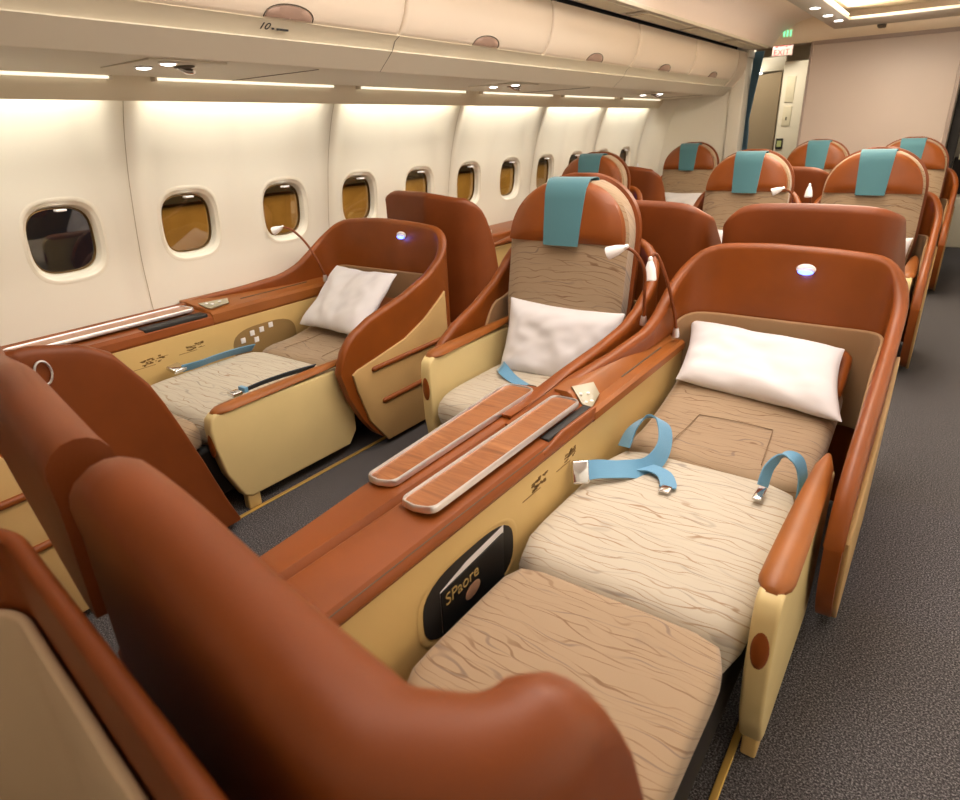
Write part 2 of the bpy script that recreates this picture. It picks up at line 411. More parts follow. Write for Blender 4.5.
# panel joints of fascia and underside
for i in (1, 3, 5):
    y = 1.125+1.245*i-.002
    bm = bmn(); prism(bm, [(-2.088, y, 1.6885), (-2.003, y, 1.7635), (-1.984, y, 1.8005), (-1.985, y+.008, 1.8005), (-2.004, y+.008, 1.7635), (-2.0885, y+.008, 1.6885)], (.003, 0, -.001)) if False else box(bm, -2.0885, -2.0865, y, y+.008, 1.688, 1.70)
    bm.clear()
    loft(bm, [[(-2.0865, y+d, 1.6885), (-2.002, y+d, 1.7635), (-1.982, y+d, 1.8005), (-1.953, y+d, 1.8175)] for d in (0, .004)], closed=False, caps=False)
    struct(finish('trim_%d' % (12+i), bm, SEAM))
    bm = bmn(); box(bm, -2.69, -2.10, y-.35, y-.346, 1.6825, 1.6848); struct(finish('trim_%d' % (20+i), bm, SEAM))

# wall light strips
for i in range(0, 6):
    y0 = Y0+.5*PIT+(i-1)*2*PIT+.10; y1 = y0+2*PIT-.20
    L = 'warm light strip over the window panel ' + ['behind the camera', 'at the left edge of the picture', 'with the second and third windows', 'above the bed shell', 'above the tall brown hood', 'fourth from the end wall', 'nearest the end wall'][i+1]
    L = {4: 'warm light strip over the second last window panel', 5: 'warm light strip over the last window panel by the end wall', 3: 'warm light strip over the window panel third from the end wall', 2: 'warm light strip over the window panel above the tall brown hood', 1: 'warm light strip over the window panel above the bed shell'}.get(i, L)
    t_ = thing('light_strip', L, 'light', (-2.72, (y0+y1)/2, 1.69), 'light strips along the window wall')
    bm = bmn(); box(bm, -2.733, -2.710, y0, y1, 1.674, 1.684, .003); finish('strip_lens', bm, STRIPL, t_)
    for yy in (y0-.012, y1+.001):
        bm = bmn(); box(bm, -2.740, -2.704, yy, yy+.011, 1.670, 1.690, .002); finish('end_cap', bm, UNDER, t_)
    la = bpy.data.lights.new('wall_wash', 'AREA'); la.shape = 'RECTANGLE'; la.size = .05; la.size_y = y1-y0-.04; la.energy = 4.6; la.color = (1, .955, .86); la.spread = math.radians(150)
    lo = bpy.data.objects.new('wall_wash', la); COL.objects.link(lo); lo.location = (-2.800, (y0+y1)/2, 1.655)
    lo.rotation_euler = (0, math.radians(-3), 0)

# overhead bins
BJ = [-.12, 1.125, 2.37, 3.61, 4.86, 6.11, 7.40]
BP = [(-1.958, 1.818), (-1.944, 1.832), (-1.925, 1.862), (-1.906, 1.90), (-1.893, 1.95), (-1.888, 2.0), (-1.89, 2.05), (-1.90, 2.085)]
NB = ['above the camera side, cut by the left top corner', 'at top left with row number ten under its latch', 'second of the bins fully seen, above the first bed', 'above the tall brown hood, middle of the row of bins', 'second from the end wall', 'nearest the end wall']
for i in range(6):
    y0, y1 = BJ[i]+.006, BJ[i+1]-.006
    t_ = thing('overhead_bin', 'cream overhead bin '+NB[i], 'bin', (-1.93, (y0+y1)/2, 1.82), 'overhead bins over the window seats')
    bm = bmn()
    ys = [y0, y0+.004, y0+.015]+[y0+(y1-y0)*k/10 for k in range(1, 10)]+[y1-.015, y1-.004, y1]
    loft(bm, [[(x-(.012 if y in (y0, y1) else (.004 if y in (y0+.004, y1-.004) else 0)), y, z) for x, z in BP]+[(-2.02, y, 2.085), (-2.02, y, 1.82)] for y in ys])
    door = finish('bin_door', bm, BIN, t_, 50)
    yc = y0+.64; bm = bmn()
    N = 16; rr = []
    def bx(z): return interp([(zz, xx) for xx, zz in BP], z)+.001
    for s_, o_ in ((1, .001), (.93, .006), (.6, .009), (.05, .010)):
        rr.append([(bx(1.822+.040*s_*math.sin(PI*k/N)**.8)+o_, yc+.105*s_*math.cos(PI*k/N), 1.822+.040*s_*math.sin(PI*k/N)**.8) for k in range(N+1)])
    loft(bm, rr, closed=False, caps=False); l_ = finish('bin_latch', bm, LATCH, door, 60)
    bm = bmn(); tube(bm, [(bx(1.822+.043*math.sin(PI*k/N)**.8)+.002, yc+.110*math.cos(PI*k/N), 1.822+.043*math.sin(PI*k/N)**.8) for k in range(N+1)], .0022, 6); finish('latch_rim', bm, SEAM, l_)
bm = bmn(); prism(bm, [(x, 7.40, z) for x, z in BP]+[(-2.9, 7.40, 2.085), (-2.9, 7.40, 1.70), (-2.1, 7.40, 1.70), (-2.0, 7.40, 1.77)], (0, .30, 0)); struct(finish('trim_30', bm, BIN))
bm = bmn(); box(bm, -2.04, -2.0, -1.2, 7.7, 2.04, 2.16); struct(finish('trim_31', bm, DARK))
# row placard
tg = Vector((-.085, 0, -.075)).normalized()
pl = thing('row_placard', 'small printed row number placard below the first full bin latch', 'sign', (-1.985, 1.66, 1.795))
text('row_number', '10', .046, (-1.9715, 1.645, 1.786), (0, 1, 0), (.05, 0, .03), BLACK, pl)
bm = bmn()
for k, (a, w_) in enumerate(((.06, .008), (.082, .05))): box(bm, -1.984, -1.978, 1.655+a, 1.655+a+w_, 1.789, 1.795)
finish('printed_mark', bm, BLACK, pl)
# passenger service panels with reading spots and air nozzle
for i, (y, nm) in enumerate(((1.46, 'at upper left above the second window'), (3.70, 'above the tall brown hood'), (6.1, 'near the end wall'))):
    t_ = thing('reading_light_panel', 'underbin panel with two lit spots '+nm, 'light panel', (-2.3, y, 1.686), 'reading light panels under the bins')
    bm = bmn(); box(bm, -2.46, -2.13, y-.15, y+.15, 1.6825, 1.690, .002); finish('panel_plate', bm, UNDER, t_)
    for (x, yy) in ((-2.17, y-.06), (-2.33, y-.06)):
        bm = bmn(); disc_ell(bm, (x, yy, 1.680), (.032, 0, 0), (0, .032, 0), (0, 0, .005)); s_ = finish('spot_bezel', bm, SILVER, t_)
        bm = bmn(); disc_ell(bm, (x, yy, 1.678), (.026, 0, 0), (0, .026, 0), (0, 0, .006)); finish('spot_lens', bm, LAMP, s_)
    bm = bmn(); disc_ell(bm, (-2.25, y+.05, 1.680), (.05, 0, 0), (0, .03, 0), (0, 0, .006)); finish('nozzle_recess', bm, SEAM, t_)
    bm = bmn(); tube(bm, [(-2.27, y+.04, 1.683), (-2.24, y+.055, 1.665), (-2.215, y+.065, 1.662)], [.012, .012, .009]); finish('air_nozzle', bm, CHROME, t_)

# dropped ceiling frame with warm cove
t_ = thing('ceiling_light_frame', 'dropped rectangular ceiling frame with glowing cove before the rear wall', 'ceiling light', (-.4, 6, 2.2))
bm = bmn()
x0, x1, y0, y1 = -1.08, .28, 3.6, 7.50; wd = .20
for a in ((x0, x0+wd, y0, y1), (x1-wd, x1, y0, y1), (x0+wd-.01, x1-wd+.01, y0, y0+wd), (x0+wd-.01, x1-wd+.01, y1-.55, y1)): box(bm, a[0], a[1], a[2], a[3], 2.19, 2.215, .006)
finish('frame', bm, mat('grey cream ceiling frame', (.52, .46, .36), .45), t_)
bm = bmn(); box(bm, x0+.04, x1-.04, y0+.04, y1-.04, 2.32, 2.33); finish('cove_ceiling', bm, mat('warm white cove', (.85, .75, .58), .6), t_)
for a in ((x0+wd-.035, x0+wd-.005, y0+.3, y1-.6), (x1-wd+.005, x1-wd+.035, y0+.3, y1-.6)):
    bm = bmn(); box(bm, a[0], a[1], a[2], a[3], 2.222, 2.236, .004); finish('cove_lamp', bm, COVE, t_)
bm = bmn()
for k in range(26): box(bm, x0+wd-.03, x0+wd-.012, 4.2+k*.1, 4.24+k*.1, 2.236, 2.242)
finish('lamp_clip', bm, SILVER, t_)
for (x, y) in ((-.99, 6.0), (-.98, 6.5), (-.96, 6.9), (.02, 7.15)):
    bm = bmn(); disc_ell(bm, (x, y, 2.189), (.035, 0, 0), (0, .035, 0), (0, 0, .004)); finish('downlight', bm, LAMP, t_)
bm = bmn()
for x in (-.70, -.05): box(bm, x-.03, x+.03, 7.48, 7.62, 2.17, 2.21, .006)
finish('hinge', bm, SEAM, t_)

# signs, curtain and what stands beyond the doorway
g = thing('green_sign', 'small glowing green sign above the rear doorway', 'sign', (-1.56, 7.785, 2.22))
bm = bmn(); box(bm, -1.60, -1.50, 7.783, 7.790, 2.185, 2.265, .002); finish('sign_plate', bm, mat('cream sign plate', (.75, .70, .52), .5), g)
for k in range(3):
    bm = bmn(); box(bm, -1.585+k*.030, -1.571+k*.030, 7.779, 7.784, 2.20, 2.255, .002); finish('lit_bar', bm, GREEN, g)
g = thing('exit_sign', 'pink sign with red lettering hanging beyond the rear doorway', 'sign', (-1.80, 8.8, 2.17))
bm = bmn(); box(bm, -1.91, -1.69, 8.80, 8.84, 2.11, 2.24, .006); finish('sign_panel', bm, ROSE, g)
text('lettering', 'EXIT', .085, (-1.895, 8.797, 2.118), (1, 0, 0), (0, 0, 1), RED, g)
bm = bmn()
for k, (a, w_) in enumerate(((0, .03), (.04, .06), (.11, .02), (.14, .03))): box(bm, -1.88+a, -1.88+a+w_, 8.797, 8.80, 2.198+.008*(k % 2), 2.215+.008*(k % 2))
finish('small_mark', bm, RED, g)
bm = bmn(); box(bm, -1.80, -1.79, 8.815, 8.825, 2.24, 2.46); finish('hanger', bm, UNDER, g)
bm = bmn(); rings = []
for z, w_, xo in ((2.1, .10, -1.83), (1.95, .085, -1.84), (1.7, .06, -1.86), (1.45, .035, -1.875), (1.3, .05, -1.87), (1.0, .06, -1.87)):
    rings.append([(xo-w_/2+w_*k/12, 7.90+.02*math.sin(k*2.1), z) for k in range(13)]+[(xo-w_/2+w_*k/12, 7.92+.02*math.sin(k*2.1), z) for k in range(12, -1, -1)])
loft(bm, rings); tag(finish('curtain', bm, CURT), 'narrow dark blue curtain tied back at the rear doorway', 'curtain')
g = thing('lavatory_partition', 'dark olive taupe partition seen through the rear doorway', 'partition', (-2.1, 9, 0))
bm = bmn(); prism(bm, [(-2.6, 8.7, 0), (-1.815, 9.0, 0), (-1.815, 9.0, 1.96), (-2.6, 8.7, 1.86)], (0, .05, 0)); finish('partition_panel', bm, PART, g)
bm = bmn(); box(bm, -2.7, -1.83, 9.2, 9.26, 1.98, 2.14, .01); finish('upper_rail', bm, GALLEY, g)
bm = bmn(); disc_ell(bm, (-2.12, 9.1, 1.96), (.06, 0, 0), (0, .06, 0), (0, 0, .01)); finish('dome_lamp', bm, LAMP, g)
g = thing('galley_cabinet', 'cream galley cabinet with small hatches beside the olive partition', 'cabinet', (-1.7, 9.1, 0))
bm = bmn(); box(bm, -1.80, -1.52, 9.0, 9.6, 0, 2.06, .01); finish('cabinet_body', bm, GALLEY, g)
bm = bmn()
for z0, z1 in ((1.62, 1.9), (1.36, 1.58)): box(bm, -1.745, -1.65, 8.990, 9.0, z0, z1, .004)
finish('hatch', bm, mat('pale yellow hatch', (.72, .66, .48), .4), g)
bm = bmn(); box(bm, -1.78, -1.70, 8.985, 9.0, 1.10, 1.22, .003); p_ = finish('placard', bm, BLACK, g)
bm = bmn(); box(bm, -1.765, -1.715, 8.982, 8.986, 1.125, 1.195); finish('placard_face', bm, mat('yellow green placard', (.45, .5, .2), .5), p_)
bm = bmn(); box(bm, -1.71, -1.69, 8.99, 9.0, 1.42, 1.46, .002); finish('lock', bm, BLACK, g)
g = thing('galley_counter', 'white galley counter and dark recess at the end of the right aisle', 'counter', (.5, 9.3, 0))
bm = bmn(); box(bm, .02, .9, 9.2, 9.9, 0, .55, .01); box(bm, .10, .9, 9.2, 9.9, .95, 1.35, .01); finish('counter_body', bm, GALLEY, g)
bm = bmn(); box(bm, .06, .9, 9.6, 9.9, .55, .95); finish('recess', bm, DARK, g)
bm = bmn(); box(bm, -.015, .07, 8.0, 8.06, 0, 2.1, .01); tag(finish('aisle_curtain', bm, DARK), 'dark folded curtain edge at the right end of the rear bulkhead', 'curtain')

# ================================================================== SEATING
def frame(XC, s, Y):
    return lambda u, v, z: (XC+s*u, Y+v, z)
ZT_C = [(1.3, .650), (1.45, .660), (1.6, .674), (1.75, .69), (1.95, .705), (2.15, .73), (2.28, .77), (2.40, .84), (2.48, .905), (2.53, .955), (2.56, .98)]
ZT_A = [(1.705, .462), (1.715, .50), (1.73, .53), (1.75, .57), (1.80, .61), (1.92, .66), (2.16, .715), (2.35, .78), (2.45, .845), (2.50, .90), (2.54, .955), (2.56, .98)]
ZB_A = [(1.705, .44), (1.715, .39), (1.73, .345), (1.76, .28), (1.82, .17), (1.88, .095), (1.94, .04), (2.0, .03)]
BND = [(1.765, .43), (1.80, .445), (1.89, .46), (2.13, .505), (2.28, .565), (2.40, .635), (2.455, .672)]
SU = .37
def shell(row, XC, s, Y, label, uc=-.38, vcon=1.35, uf=-.38, fr=0, strips=True, rl=.17, ds=0, lv=2.30, hd=0, pe=0):
    T0 = frame(XC, s, Y)
    def T(u, v, z): return T0(u, v+(fr*(1-sst(1.7, 2.45, v)) if u > 0 else 0), z)
    t_ = thing('privacy_shell', label, 'shell', T(SU, 2.2, 0), 'privacy shells around the seats')
    path = rpath([(uf, vcon), (uf, 1.7), (uc, 2.2), (uc, 2.555), (SU, 2.555), (SU, 1.705)], [0, .2, .2, rl, .11, 0], .035)
    dome = lambda u, v: .03*max(0, 1-((u-(uc+SU)/2)/.40)**2)*sst(2.45, 2.55, v)
    def zt(u, v): return interp(ZT_C if u < 0 else ZT_A, v)+dome(u, v)-hd*sst(2.2, 2.5, v)
    def zb(u, v):
        if u < 0: return .661-.63*sst(2.47, 2.56, v)
        return interp(ZB_A, v)
    bm = bmn(); sweep_wall(bm, path, zb, zt, .040, T, rim=.046); finish('shell_wall', bm, RUST, t_, 60)
    bp = [(v, z) for v, z in BND]+([(2.50, .60), (2.455+pe, .52)] if pe else []); tail = [(2.47+pe, .03), (1.95, .03), (1.84, .175), (1.785, .345)]
    bm = bmn(); prism(bm, [T(SU+.018, v, z) for v, z in bp+tail], (s*.014, 0, 0), .004); finish('side_panel', bm, BEIGE_D, t_, 50)
    for z, v0 in (((.42+ds, 1.88), (.245+ds, 1.93)) if strips else ()):
        bm = bmn(); P = [T(SU+.032, v, z+.016*(v-v0)) for v in (v0, v0+.004, v0+.012, v0+.05, 2.1, 2.3, 2.43+pe, 2.45+pe, 2.458+pe)]; tube(bm, P, [.004, .010, .0135, .0135, .0135, .0135, .0135, .010, .004], 12); finish('rub_strip', bm, RUST, t_, 60)
    lp = [p for p in path if p[1] > (lv if p[0] < 0 else 2.05)]
    bm = bmn(); sweep_wall(bm, lp, lambda u, v: .36, lambda u, v: .40+(.30+.03*sst(2.35, 2.55, v))*sst(*((lv, lv+.12) if u < 0 else (2.0, 2.35)), v), .014, T, off=.029); finish('lining', bm, LINING, t_, 60)
    # oval light on the inside of the head end
    lx = .06
    c = Vector(T(lx, 2.555-.026, .925)); bm = bmn(); disc_ell(bm, c, (.033, 0, 0), (0, .012, 0), (0, 0, .020)); h = finish('night_light', bm, PEARL, t_, 60)
    bm = bmn(); disc_ell(bm, c+Vector((0, -.005, -.009)), (.027, 0, 0), (0, .010, 0), (0, 0, .011)); finish('light_lens', bm, BLUEL, h, 60)
    if row < 3:
        p = bpy.data.lights.new('night_glow', 'POINT'); p.energy = .12; p.color = (.15, .2, 1); p.shadow_soft_size = .01
        o = bpy.data.objects.new('night_glow', p); COL.objects.link(o); o.location = c+Vector((0, -.03, -.03))
    return t_
def hood(label, path, rad, zt, zlow, T=None, th=.05, base=True):
    T = T or (lambda u, v, z: (u, v, z))
    mid = path[len(path)//2]
    t_ = thing('monitor_hood', label, 'hood', T(*mid, 0), 'tall hoods behind the shells')
    P = rpath(path, rad, .03)
    bm = bmn(); sweep_wall(bm, P, lambda u, v: zlow, zt, th, T, rim=th*1.08); finish('hood_wall', bm, RUST_DK, t_, 60)
    if base:
        bm = bmn(); sweep_wall(bm, P, lambda u, v: .02, lambda u, v: min(zlow+.02, zt(u, v)-.02), th*.8, T); finish('hood_base', bm, BEIGE_D, t_, 60)
    return t_

def cushion(bm, T, u0, u1, v0, v1, z0, z1, r=.035, crown=.012, taper=0, n=14, nose=0.0):
    # box cushion with soft edges and a crowned top
    N = n; rings = []
    um, hu = (u0+u1)/2, (u1-u0)/2; vm, hv = (v0+v1)/2, (v1-v0)/2
    def pt(a, b_, zz): return T(um+hu*a*(1-taper*(b_+1)/2), vm+hv*b_, zz)
    K = 40
    sh = superell(1, 1, 9, K)
    lev = [(0, .93, 0), (0, .985, .25), (.35, 1.0, 0), (.65, 1.0, 0)]
    H = z1-z0
    prof = [(z0, 1-r/hu*.6, 1-r/hv*.6), (z0+r*.3, 1-r*.15/hu, 1-r*.15/hv), (z0+r, 1, 1), (z1-r, 1, 1), (z1-r*.45, 1-.14*r/hu, 1-.14*r/hv), (z1-r*.12, 1-.5*r/hu, 1-.5*r/hv), (z1, 1-r/hu, 1-r/hv)]
    for z, fa, fb in prof: rings.append([pt(a*fa, b_*fb, z-nose*max(0, -b_*fb-.4)**2) for a, b_ in sh])
    for f in (.85, .65, .4, .15): rings.append([pt(a*f*(1-r/hu), b_*f*(1-r/hv), z1+crown*(1-f*f)-nose*max(0, -b_*f-.4)**2) for a, b_ in sh])
    return loft(bm, rings)

def armrest(t_, T, v0, v1, zt=.545, u0=.265, u1=.315):
    bm = bmn()
    prof = [(v0+.03, zt), (v0+.008, zt-.02), (v0, zt-.06), (v0+.005, .33), (v0+.03, .20), (v0+.085, .08), (v0+.12, .06), (v1-.05, .06), (v1, .12), (v1, zt-.02)]
    K = prof; prism(bm, [T(u0, v, z) for v, z in K], tuple(Vector(T(u1, 0, 0))-Vector(T(u0, 0, 0))), .009, 3)
    a = finish('armrest', bm, CREAM_ARM, t_, 50)
    bm = bmn(); rings = []
    for k in range(17):
        f = (k/16)**1.5; q_ = max(0, 1-f/.075); v = v0+.028+(v1-v0-.013)*f; w_ = .036*max(.12, 1-q_*q_)**.5*(1-.42*f**2.2)*(1 if f < .9 else (1-((f-.9)/.1)**2*.75)**.5); h = .024*max(.05, 1-q_*q_)**.5*(1-.3*f)
        rings.append([T((u0+u1)/2+w_*math.cos(2*PI*j/14), v, zt-.004+.010*f+h*(math.sin(2*PI*j/14) if math.sin(2*PI*j/14) > 0 else .35*math.sin(2*PI*j/14))) for j in range(14)])
    loft(bm, rings); finish('arm_pad', bm, RUST_PAD, a, 60)
    bm = bmn(); disc_ell(bm, T((u0+u1)/2, v0+.004, zt-.13), (.019, 0, 0), (0, .009, .0), (0, 0, .052)); finish('arm_button', bm, RUST, a, 60)
    bm = bmn(); box(bm, u0+.008, u1-.008, v0+.10, v0+.16, .0, .10, .006, T=T); finish('arm_foot', bm, BEIGE, a)
    return a

def seatbelt(t_, T, side, kind):
    pass

def bed_seat(XC, s, Y, label, hw=.275, vs=0, pale=False, shift=0, dz=0, za=.545):
    T0 = frame(XC, s, Y); T = lambda u, v, z: T0(u, v, z+dz)
    t_ = thing('lie_flat_seat', label, 'seat', T(0, 1.4, 0), 'first class seats')
    F1 = PALE
    bm = bmn(); cushion(bm, T, -hw+.01, hw-.02, .62+vs, 1.095+vs, .34, .447, .028, .006, nose=.03); finish('ottoman', bm, TAUPE, t_, 60)
    bm = bmn(); cushion(bm, T, -hw-.025, hw-.01, 1.095+vs, 1.78+vs, .32, .466, .05, .014, nose=.05); sp = finish('seat_cushion', bm, PALE, t_, 60)
    # backrest lying flat, its upper end tilted up a little
    def TB(u, v, z):
        k = max(0, v-1.95-vs); return T(u, v, z+.35*k*k*1.1+.10*k)
    bm = bmn(); cushion(bm, TB, -hw-.015, hw-.005, 1.765+vs, 2.44+shift, .35, .468, .045, .006); b_ = finish('backrest', bm, TAUPE, t_, 60)
    bm = bmn()
    for (ua, va, ub, vb) in ((-.15, 1.83, -.13, 2.06), (.13, 1.83, .11, 2.06), (-.13, 2.06, .11, 2.06)):
        P = [TB(ua+(ub-ua)*k/6, va+vs+(vb-va)*k/6, .4755+.004*math.sin(PI*k/6)) for k in range(7)]; tube(bm, P, .0016, 6)
    finish('stitched_seam', bm, mat('tan thread', (.24, .16, .09), .8) if 'tan thread' not in bpy.data.materials else bpy.data.materials['tan thread'], b_)
    bm = bmn(); cushion(bm, TB, -.255, .265, 2.27, 2.50+shift, .45, .50, .022, .004); hd = finish('headrest', bm, RUST, t_, 60)
    if XC > -1: bm = bmn(); cushion(bm, TB, -.12, .12, 2.36, 2.505+shift, .455, .506, .022, .004); finish('headrest_cover', bm, TEAL, hd, 60)
    armrest(t_, T0, 1.13-.4*dz*0+vs*.2, 1.80+vs, zt=za, u0=hw-.002, u1=hw+.05)
    bm = bmn(); box(bm, -hw+.04, hw-.04, .75+vs, 2.40, .10, .33, .02, T=T); finish('seat_base', bm, DARK, t_)
    bm = bmn(); box(bm, -hw+.03, hw-.03, .72+vs, .80+vs, .05, .34, .01, T=T); finish('foot_panel', bm, BEIGE, t_)
    return t_, T

def up_seat(XC, s, Y, label, dv=0, hw=.275, thr=.0):
    # upright seat; the seat-back plane leans back
    T = frame(XC, s, Y); t_ = thing('upright_seat', label, 'seat', T(0, 2.0, 0), 'first class seats')
    bm = bmn(); cushion(bm, T, -hw, hw-.01, 1.78+dv, 2.36+dv, .33, .455, .05, .012, nose=.05); finish('seat_cushion', bm, PALE, t_, 60)
    lean = lambda z: .16*max(0, z-.4)+.06*max(0, z-.9)**2
    ZS = .985; ZTOP = 1.235
    def half(z, w0):   # half width of the back at height z
        if z <= ZS: return w0*(.90+.10*sst(.45, .75, z))
        f = (z-ZS)/(ZTOP+.004-ZS); return w0*max(0, 1-f**2.35)**.5
    def backshape(name, d0, d1, z0, z1, w0, m, par, rz=.02, top=0):
        bm = bmn(); N = 26; rings = []
        zs = [z0+(z1-z0)*(1-(1-k/N)**1.6) for k in range(N+1)]
        M_ = 12
        for k, z in enumerate(zs):
            zq = z if top == 0 else ZS+(z-ZS)*(ZTOP-ZS)/(ZTOP+top-ZS) if z > ZS else z
            h = max(half(min(zq, ZTOP), w0), .004); r = []
            for j in range(M_+1):
                a = -1+2*j/M_; edge = abs(a)**6
                r.append(T(h*a, 2.30+dv+lean(z)+d0+rz*edge*1.0-.010*(1-a*a), z))
            for j in range(M_, -1, -1):
                a = -1+2*j/M_
                r.append(T(h*a*.985, 2.30+dv+lean(z)+d1, z))
            rings.append(r)
        loft(bm, rings); return finish(name, bm, m, par, 50)
    bk = backshape('backrest', 0, .11, .42, ZTOP-.012, hw, TAUPE, t_, .03)
    backshape('back_shell', .105, .14, .40, ZTOP+.012, hw+.012, RUST_DK, t_, 0, .012)
    # padded headrest over the top of the back
    bm = bmn(); rings = []; N = 22; M_ = 14
    for k in range(N+1):
        z = ZS+.002+(ZTOP-.014-ZS)*(1-(1-k/N)**1.6); h = max(half(z+.006, hw-.012), .004); r = []
        puff = .03*min(1, (k/N/.12+.05)**.5)*min(1, ((1-k/N)/.2+.02)**.5)
        for j in range(M_+1):
            a = -1+2*j/M_; r.append(T(h*a, 2.30+dv+lean(z)-.008-puff*(1-abs(a)**5), z))
        for j in range(M_, -1, -1):
            a = -1+2*j/M_; r.append(T(h*a, 2.30+dv+lean(z)+.04, z))
        rings.append(r)
    loft(bm, rings); hd = finish('headrest', bm, RUST, t_, 50)
    # teal cloth draped over the middle of the headrest
    bm = bmn(); prof = []
    for k in range(15):
        z = ZS-.006+(ZTOP+.006-ZS)*k/14; f = (z-ZS)/(ZTOP-ZS)
        puff = .03*min(1, max(0, (1-f)/.2+.02)**.5)
        prof.append((2.30+dv+lean(z)-.016-puff, z))
    prof += [(2.30+dv+lean(ZTOP)+.025, ZTOP+.004), (2.30+dv+lean(ZTOP)+.045, ZTOP+.003), (2.30+dv+lean(ZTOP)+.060, ZTOP), (2.30+dv+lean(ZTOP)+.062, ZTOP-.014)]
    rings = []
    for i, (v, z) in enumerate(prof):
        w_ = .079+.015*min(1, i/14); uo = -.004
        rings.append([T(uo-w_, v+.004, z), T(uo-w_*.5, v-.0015, z), T(uo, v-.002, z), T(uo+w_*.5, v-.0015, z), T(uo+w_, v+.004, z), T(uo+w_, v+.010, z-.003), T(uo, v+.006, z-.003), T(uo-w_, v+.010, z-.003)])
    loft(bm, rings); finish('headrest_cover', bm, TEAL, hd, 60)
    armrest(t_, T, 1.80+dv, 2.42+dv, zt=.60, u0=hw+.0, u1=hw+.05)
    bm = bmn(); box(bm, -hw+.04, hw-.04, 1.86+dv, 2.46+dv, .08, .34, .02, T=T); finish('seat_base', bm, DARK, t_)
    bm = bmn(); box(bm, -hw+.02, hw-.02, 1.82+dv, 1.86+dv, .05, .34, .01, T=T); finish('foot_panel', bm, TAUPE, t_)
    return t_, T

def pillow(label, c, ex, ey, th, seed, droop=0):
    c, ex, ey = Vector(c), Vector(ex), Vector(ey); n = ex.cross(ey).normalized(); bm = bmn(); N = 26
    grids = []
    for sgn in (1, -1):
        g_ = []
        for i in range(N+1):
            for j in range(N+1):
                a, b_ = -1+2*i/N, -1+2*j/N
                pa, pb = a*(1-.07*(1-b_*b_)), b_*(1-.09*(1-a*a))
                h = max(0, (1-a**4)*(1-b_**4))**.62
                p = c+ex*pa+ey*pb
                wr = noise.noise(Vector((a*2.2+seed, b_*2.2, sgn*.7)))*.30+noise.noise(Vector((a*5+seed, b_*4-a*2, sgn)))*.16
                q = p+n*sgn*th*h*(1+wr)
                g_.append(q+n*.012*noise.noise(Vector((a*3+seed*2, b_*3, 4)))*(1-h))
        grids.append([bm.verts.new(q) for q in g_])
        for i in range(N):
            for j in range(N):
                q = [grids[-1][i*(N+1)+j], grids[-1][(i+1)*(N+1)+j], grids[-1][(i+1)*(N+1)+j+1], grids[-1][i*(N+1)+j+1]]
                bm.faces.new(q)
    o = finish('pillow', bm, WHITE, None, 80, (('sub', 1),)); return tag(o, label, 'pillow', 'white pillows on the seats')

def lamp(label, base, path, hdir, hlen=.06):
    t_ = thing('reading_lamp', label, 'lamp', base, 'gooseneck reading lamps')
    bx_ = Vector(base); bm = bmn(); tube(bm, [bx_, bx_+Vector((0, 0, .012)), bx_+Vector((0, 0, .035))], [.014, .014, .010], 14); finish('lamp_base', bm, SILVER, t_)
    P = smooth([bx_+Vector((0, 0, .03))]+[Vector(p) for p in path], 8); bm = bmn(); tube(bm, P, .0065, 10); finish('gooseneck', bm, RUST_DK, t_, 60)
    e = P[-1]; d = Vector(hdir).normalized(); bm = bmn()
    tube(bm, [e-d*.014, e-d*.010, e+d*.006], [.004, .009, .009], 12); finish('collar', bm, SILVER, t_, 60)
    bm = bmn(); tube(bm, [e, e+d*.006, e+d*.03, e+d*hlen, e+d*(hlen+.004), e+d*(hlen-.004)], [.006, .011, .019, .024, .022, .019], 18); h = finish('lamp_head', bm, PEARL, t_, 50)
    bm = bmn(); tube(bm, [e+d*(hlen-.006), e+d*(hlen-.003)], .018, 16); finish('lamp_lens', bm, LAMP, h)
    return e+d*(hlen+.01), d

def tray_table(par, X0, X1, Xa, Xb, v0, v1, z, raise_=.0):
    # tapered wooden board: width X0..X1 at the near end, Xa..Xb at the far end, silver edge
    m0 = (X0+X1)/2; ma = (Xa+Xb)/2; rn = .42*(X1-X0); rf = .26*(Xb-Xa)
    pl_ = rpath([(m0, v0), (X1, v0+.012), (Xb, v1), (Xa, v1-.004), (X0, v0+.004), (m0, v0)], [0, rn, rf, rf, rn, 0], .05, 10)[:-1]
    pts = [(x, y, z) for x, y in pl_]; N = len(pts)
    bm = bmn(); prism(bm, pts, (0, 0, .012)); o = finish('tray_board', bm, WOOD, par, 40)
    c = Vector((sum(p[0] for p in pts)/N, sum(p[1] for p in pts)/N, z)); bm = bmn(); rings = []
    for k in range(N+1):
        p = Vector(pts[k % N]); d = (Vector(pts[(k+1) % N])-Vector(pts[(k-1) % N])).normalized(); nrm = Vector((d.y, -d.x, 0))
        rings.append([p+nrm*a+Vector((0, 0, h)) for a, h in ((-.0015, .012), (.0005, .0165), (.0045, .0165), (.007, .011), (.0065, .001), (.001, -.003))])
    loft(bm, rings, caps=False); finish('silver_edge', bm, SILVER, o, 50)
    return o

def pictogram(par, X, v, z, n, w):
    bm = bmn()
    for i in range(n):
        a = random.random()*w; h = random.uniform(-.012, .014); l = random.uniform(.006, .02)
        box(bm, X-.0006, X+.0006, v+a, v+a+l, z+h+a*.05, z+h+a*.05+random.choice((.0018, .003, .006)))
    box(bm, X-.0006, X+.0006, v-.04, v+w*.6, z-.016, z-.0140); finish('printed_pictogram', bm, BROWN_INK, par)

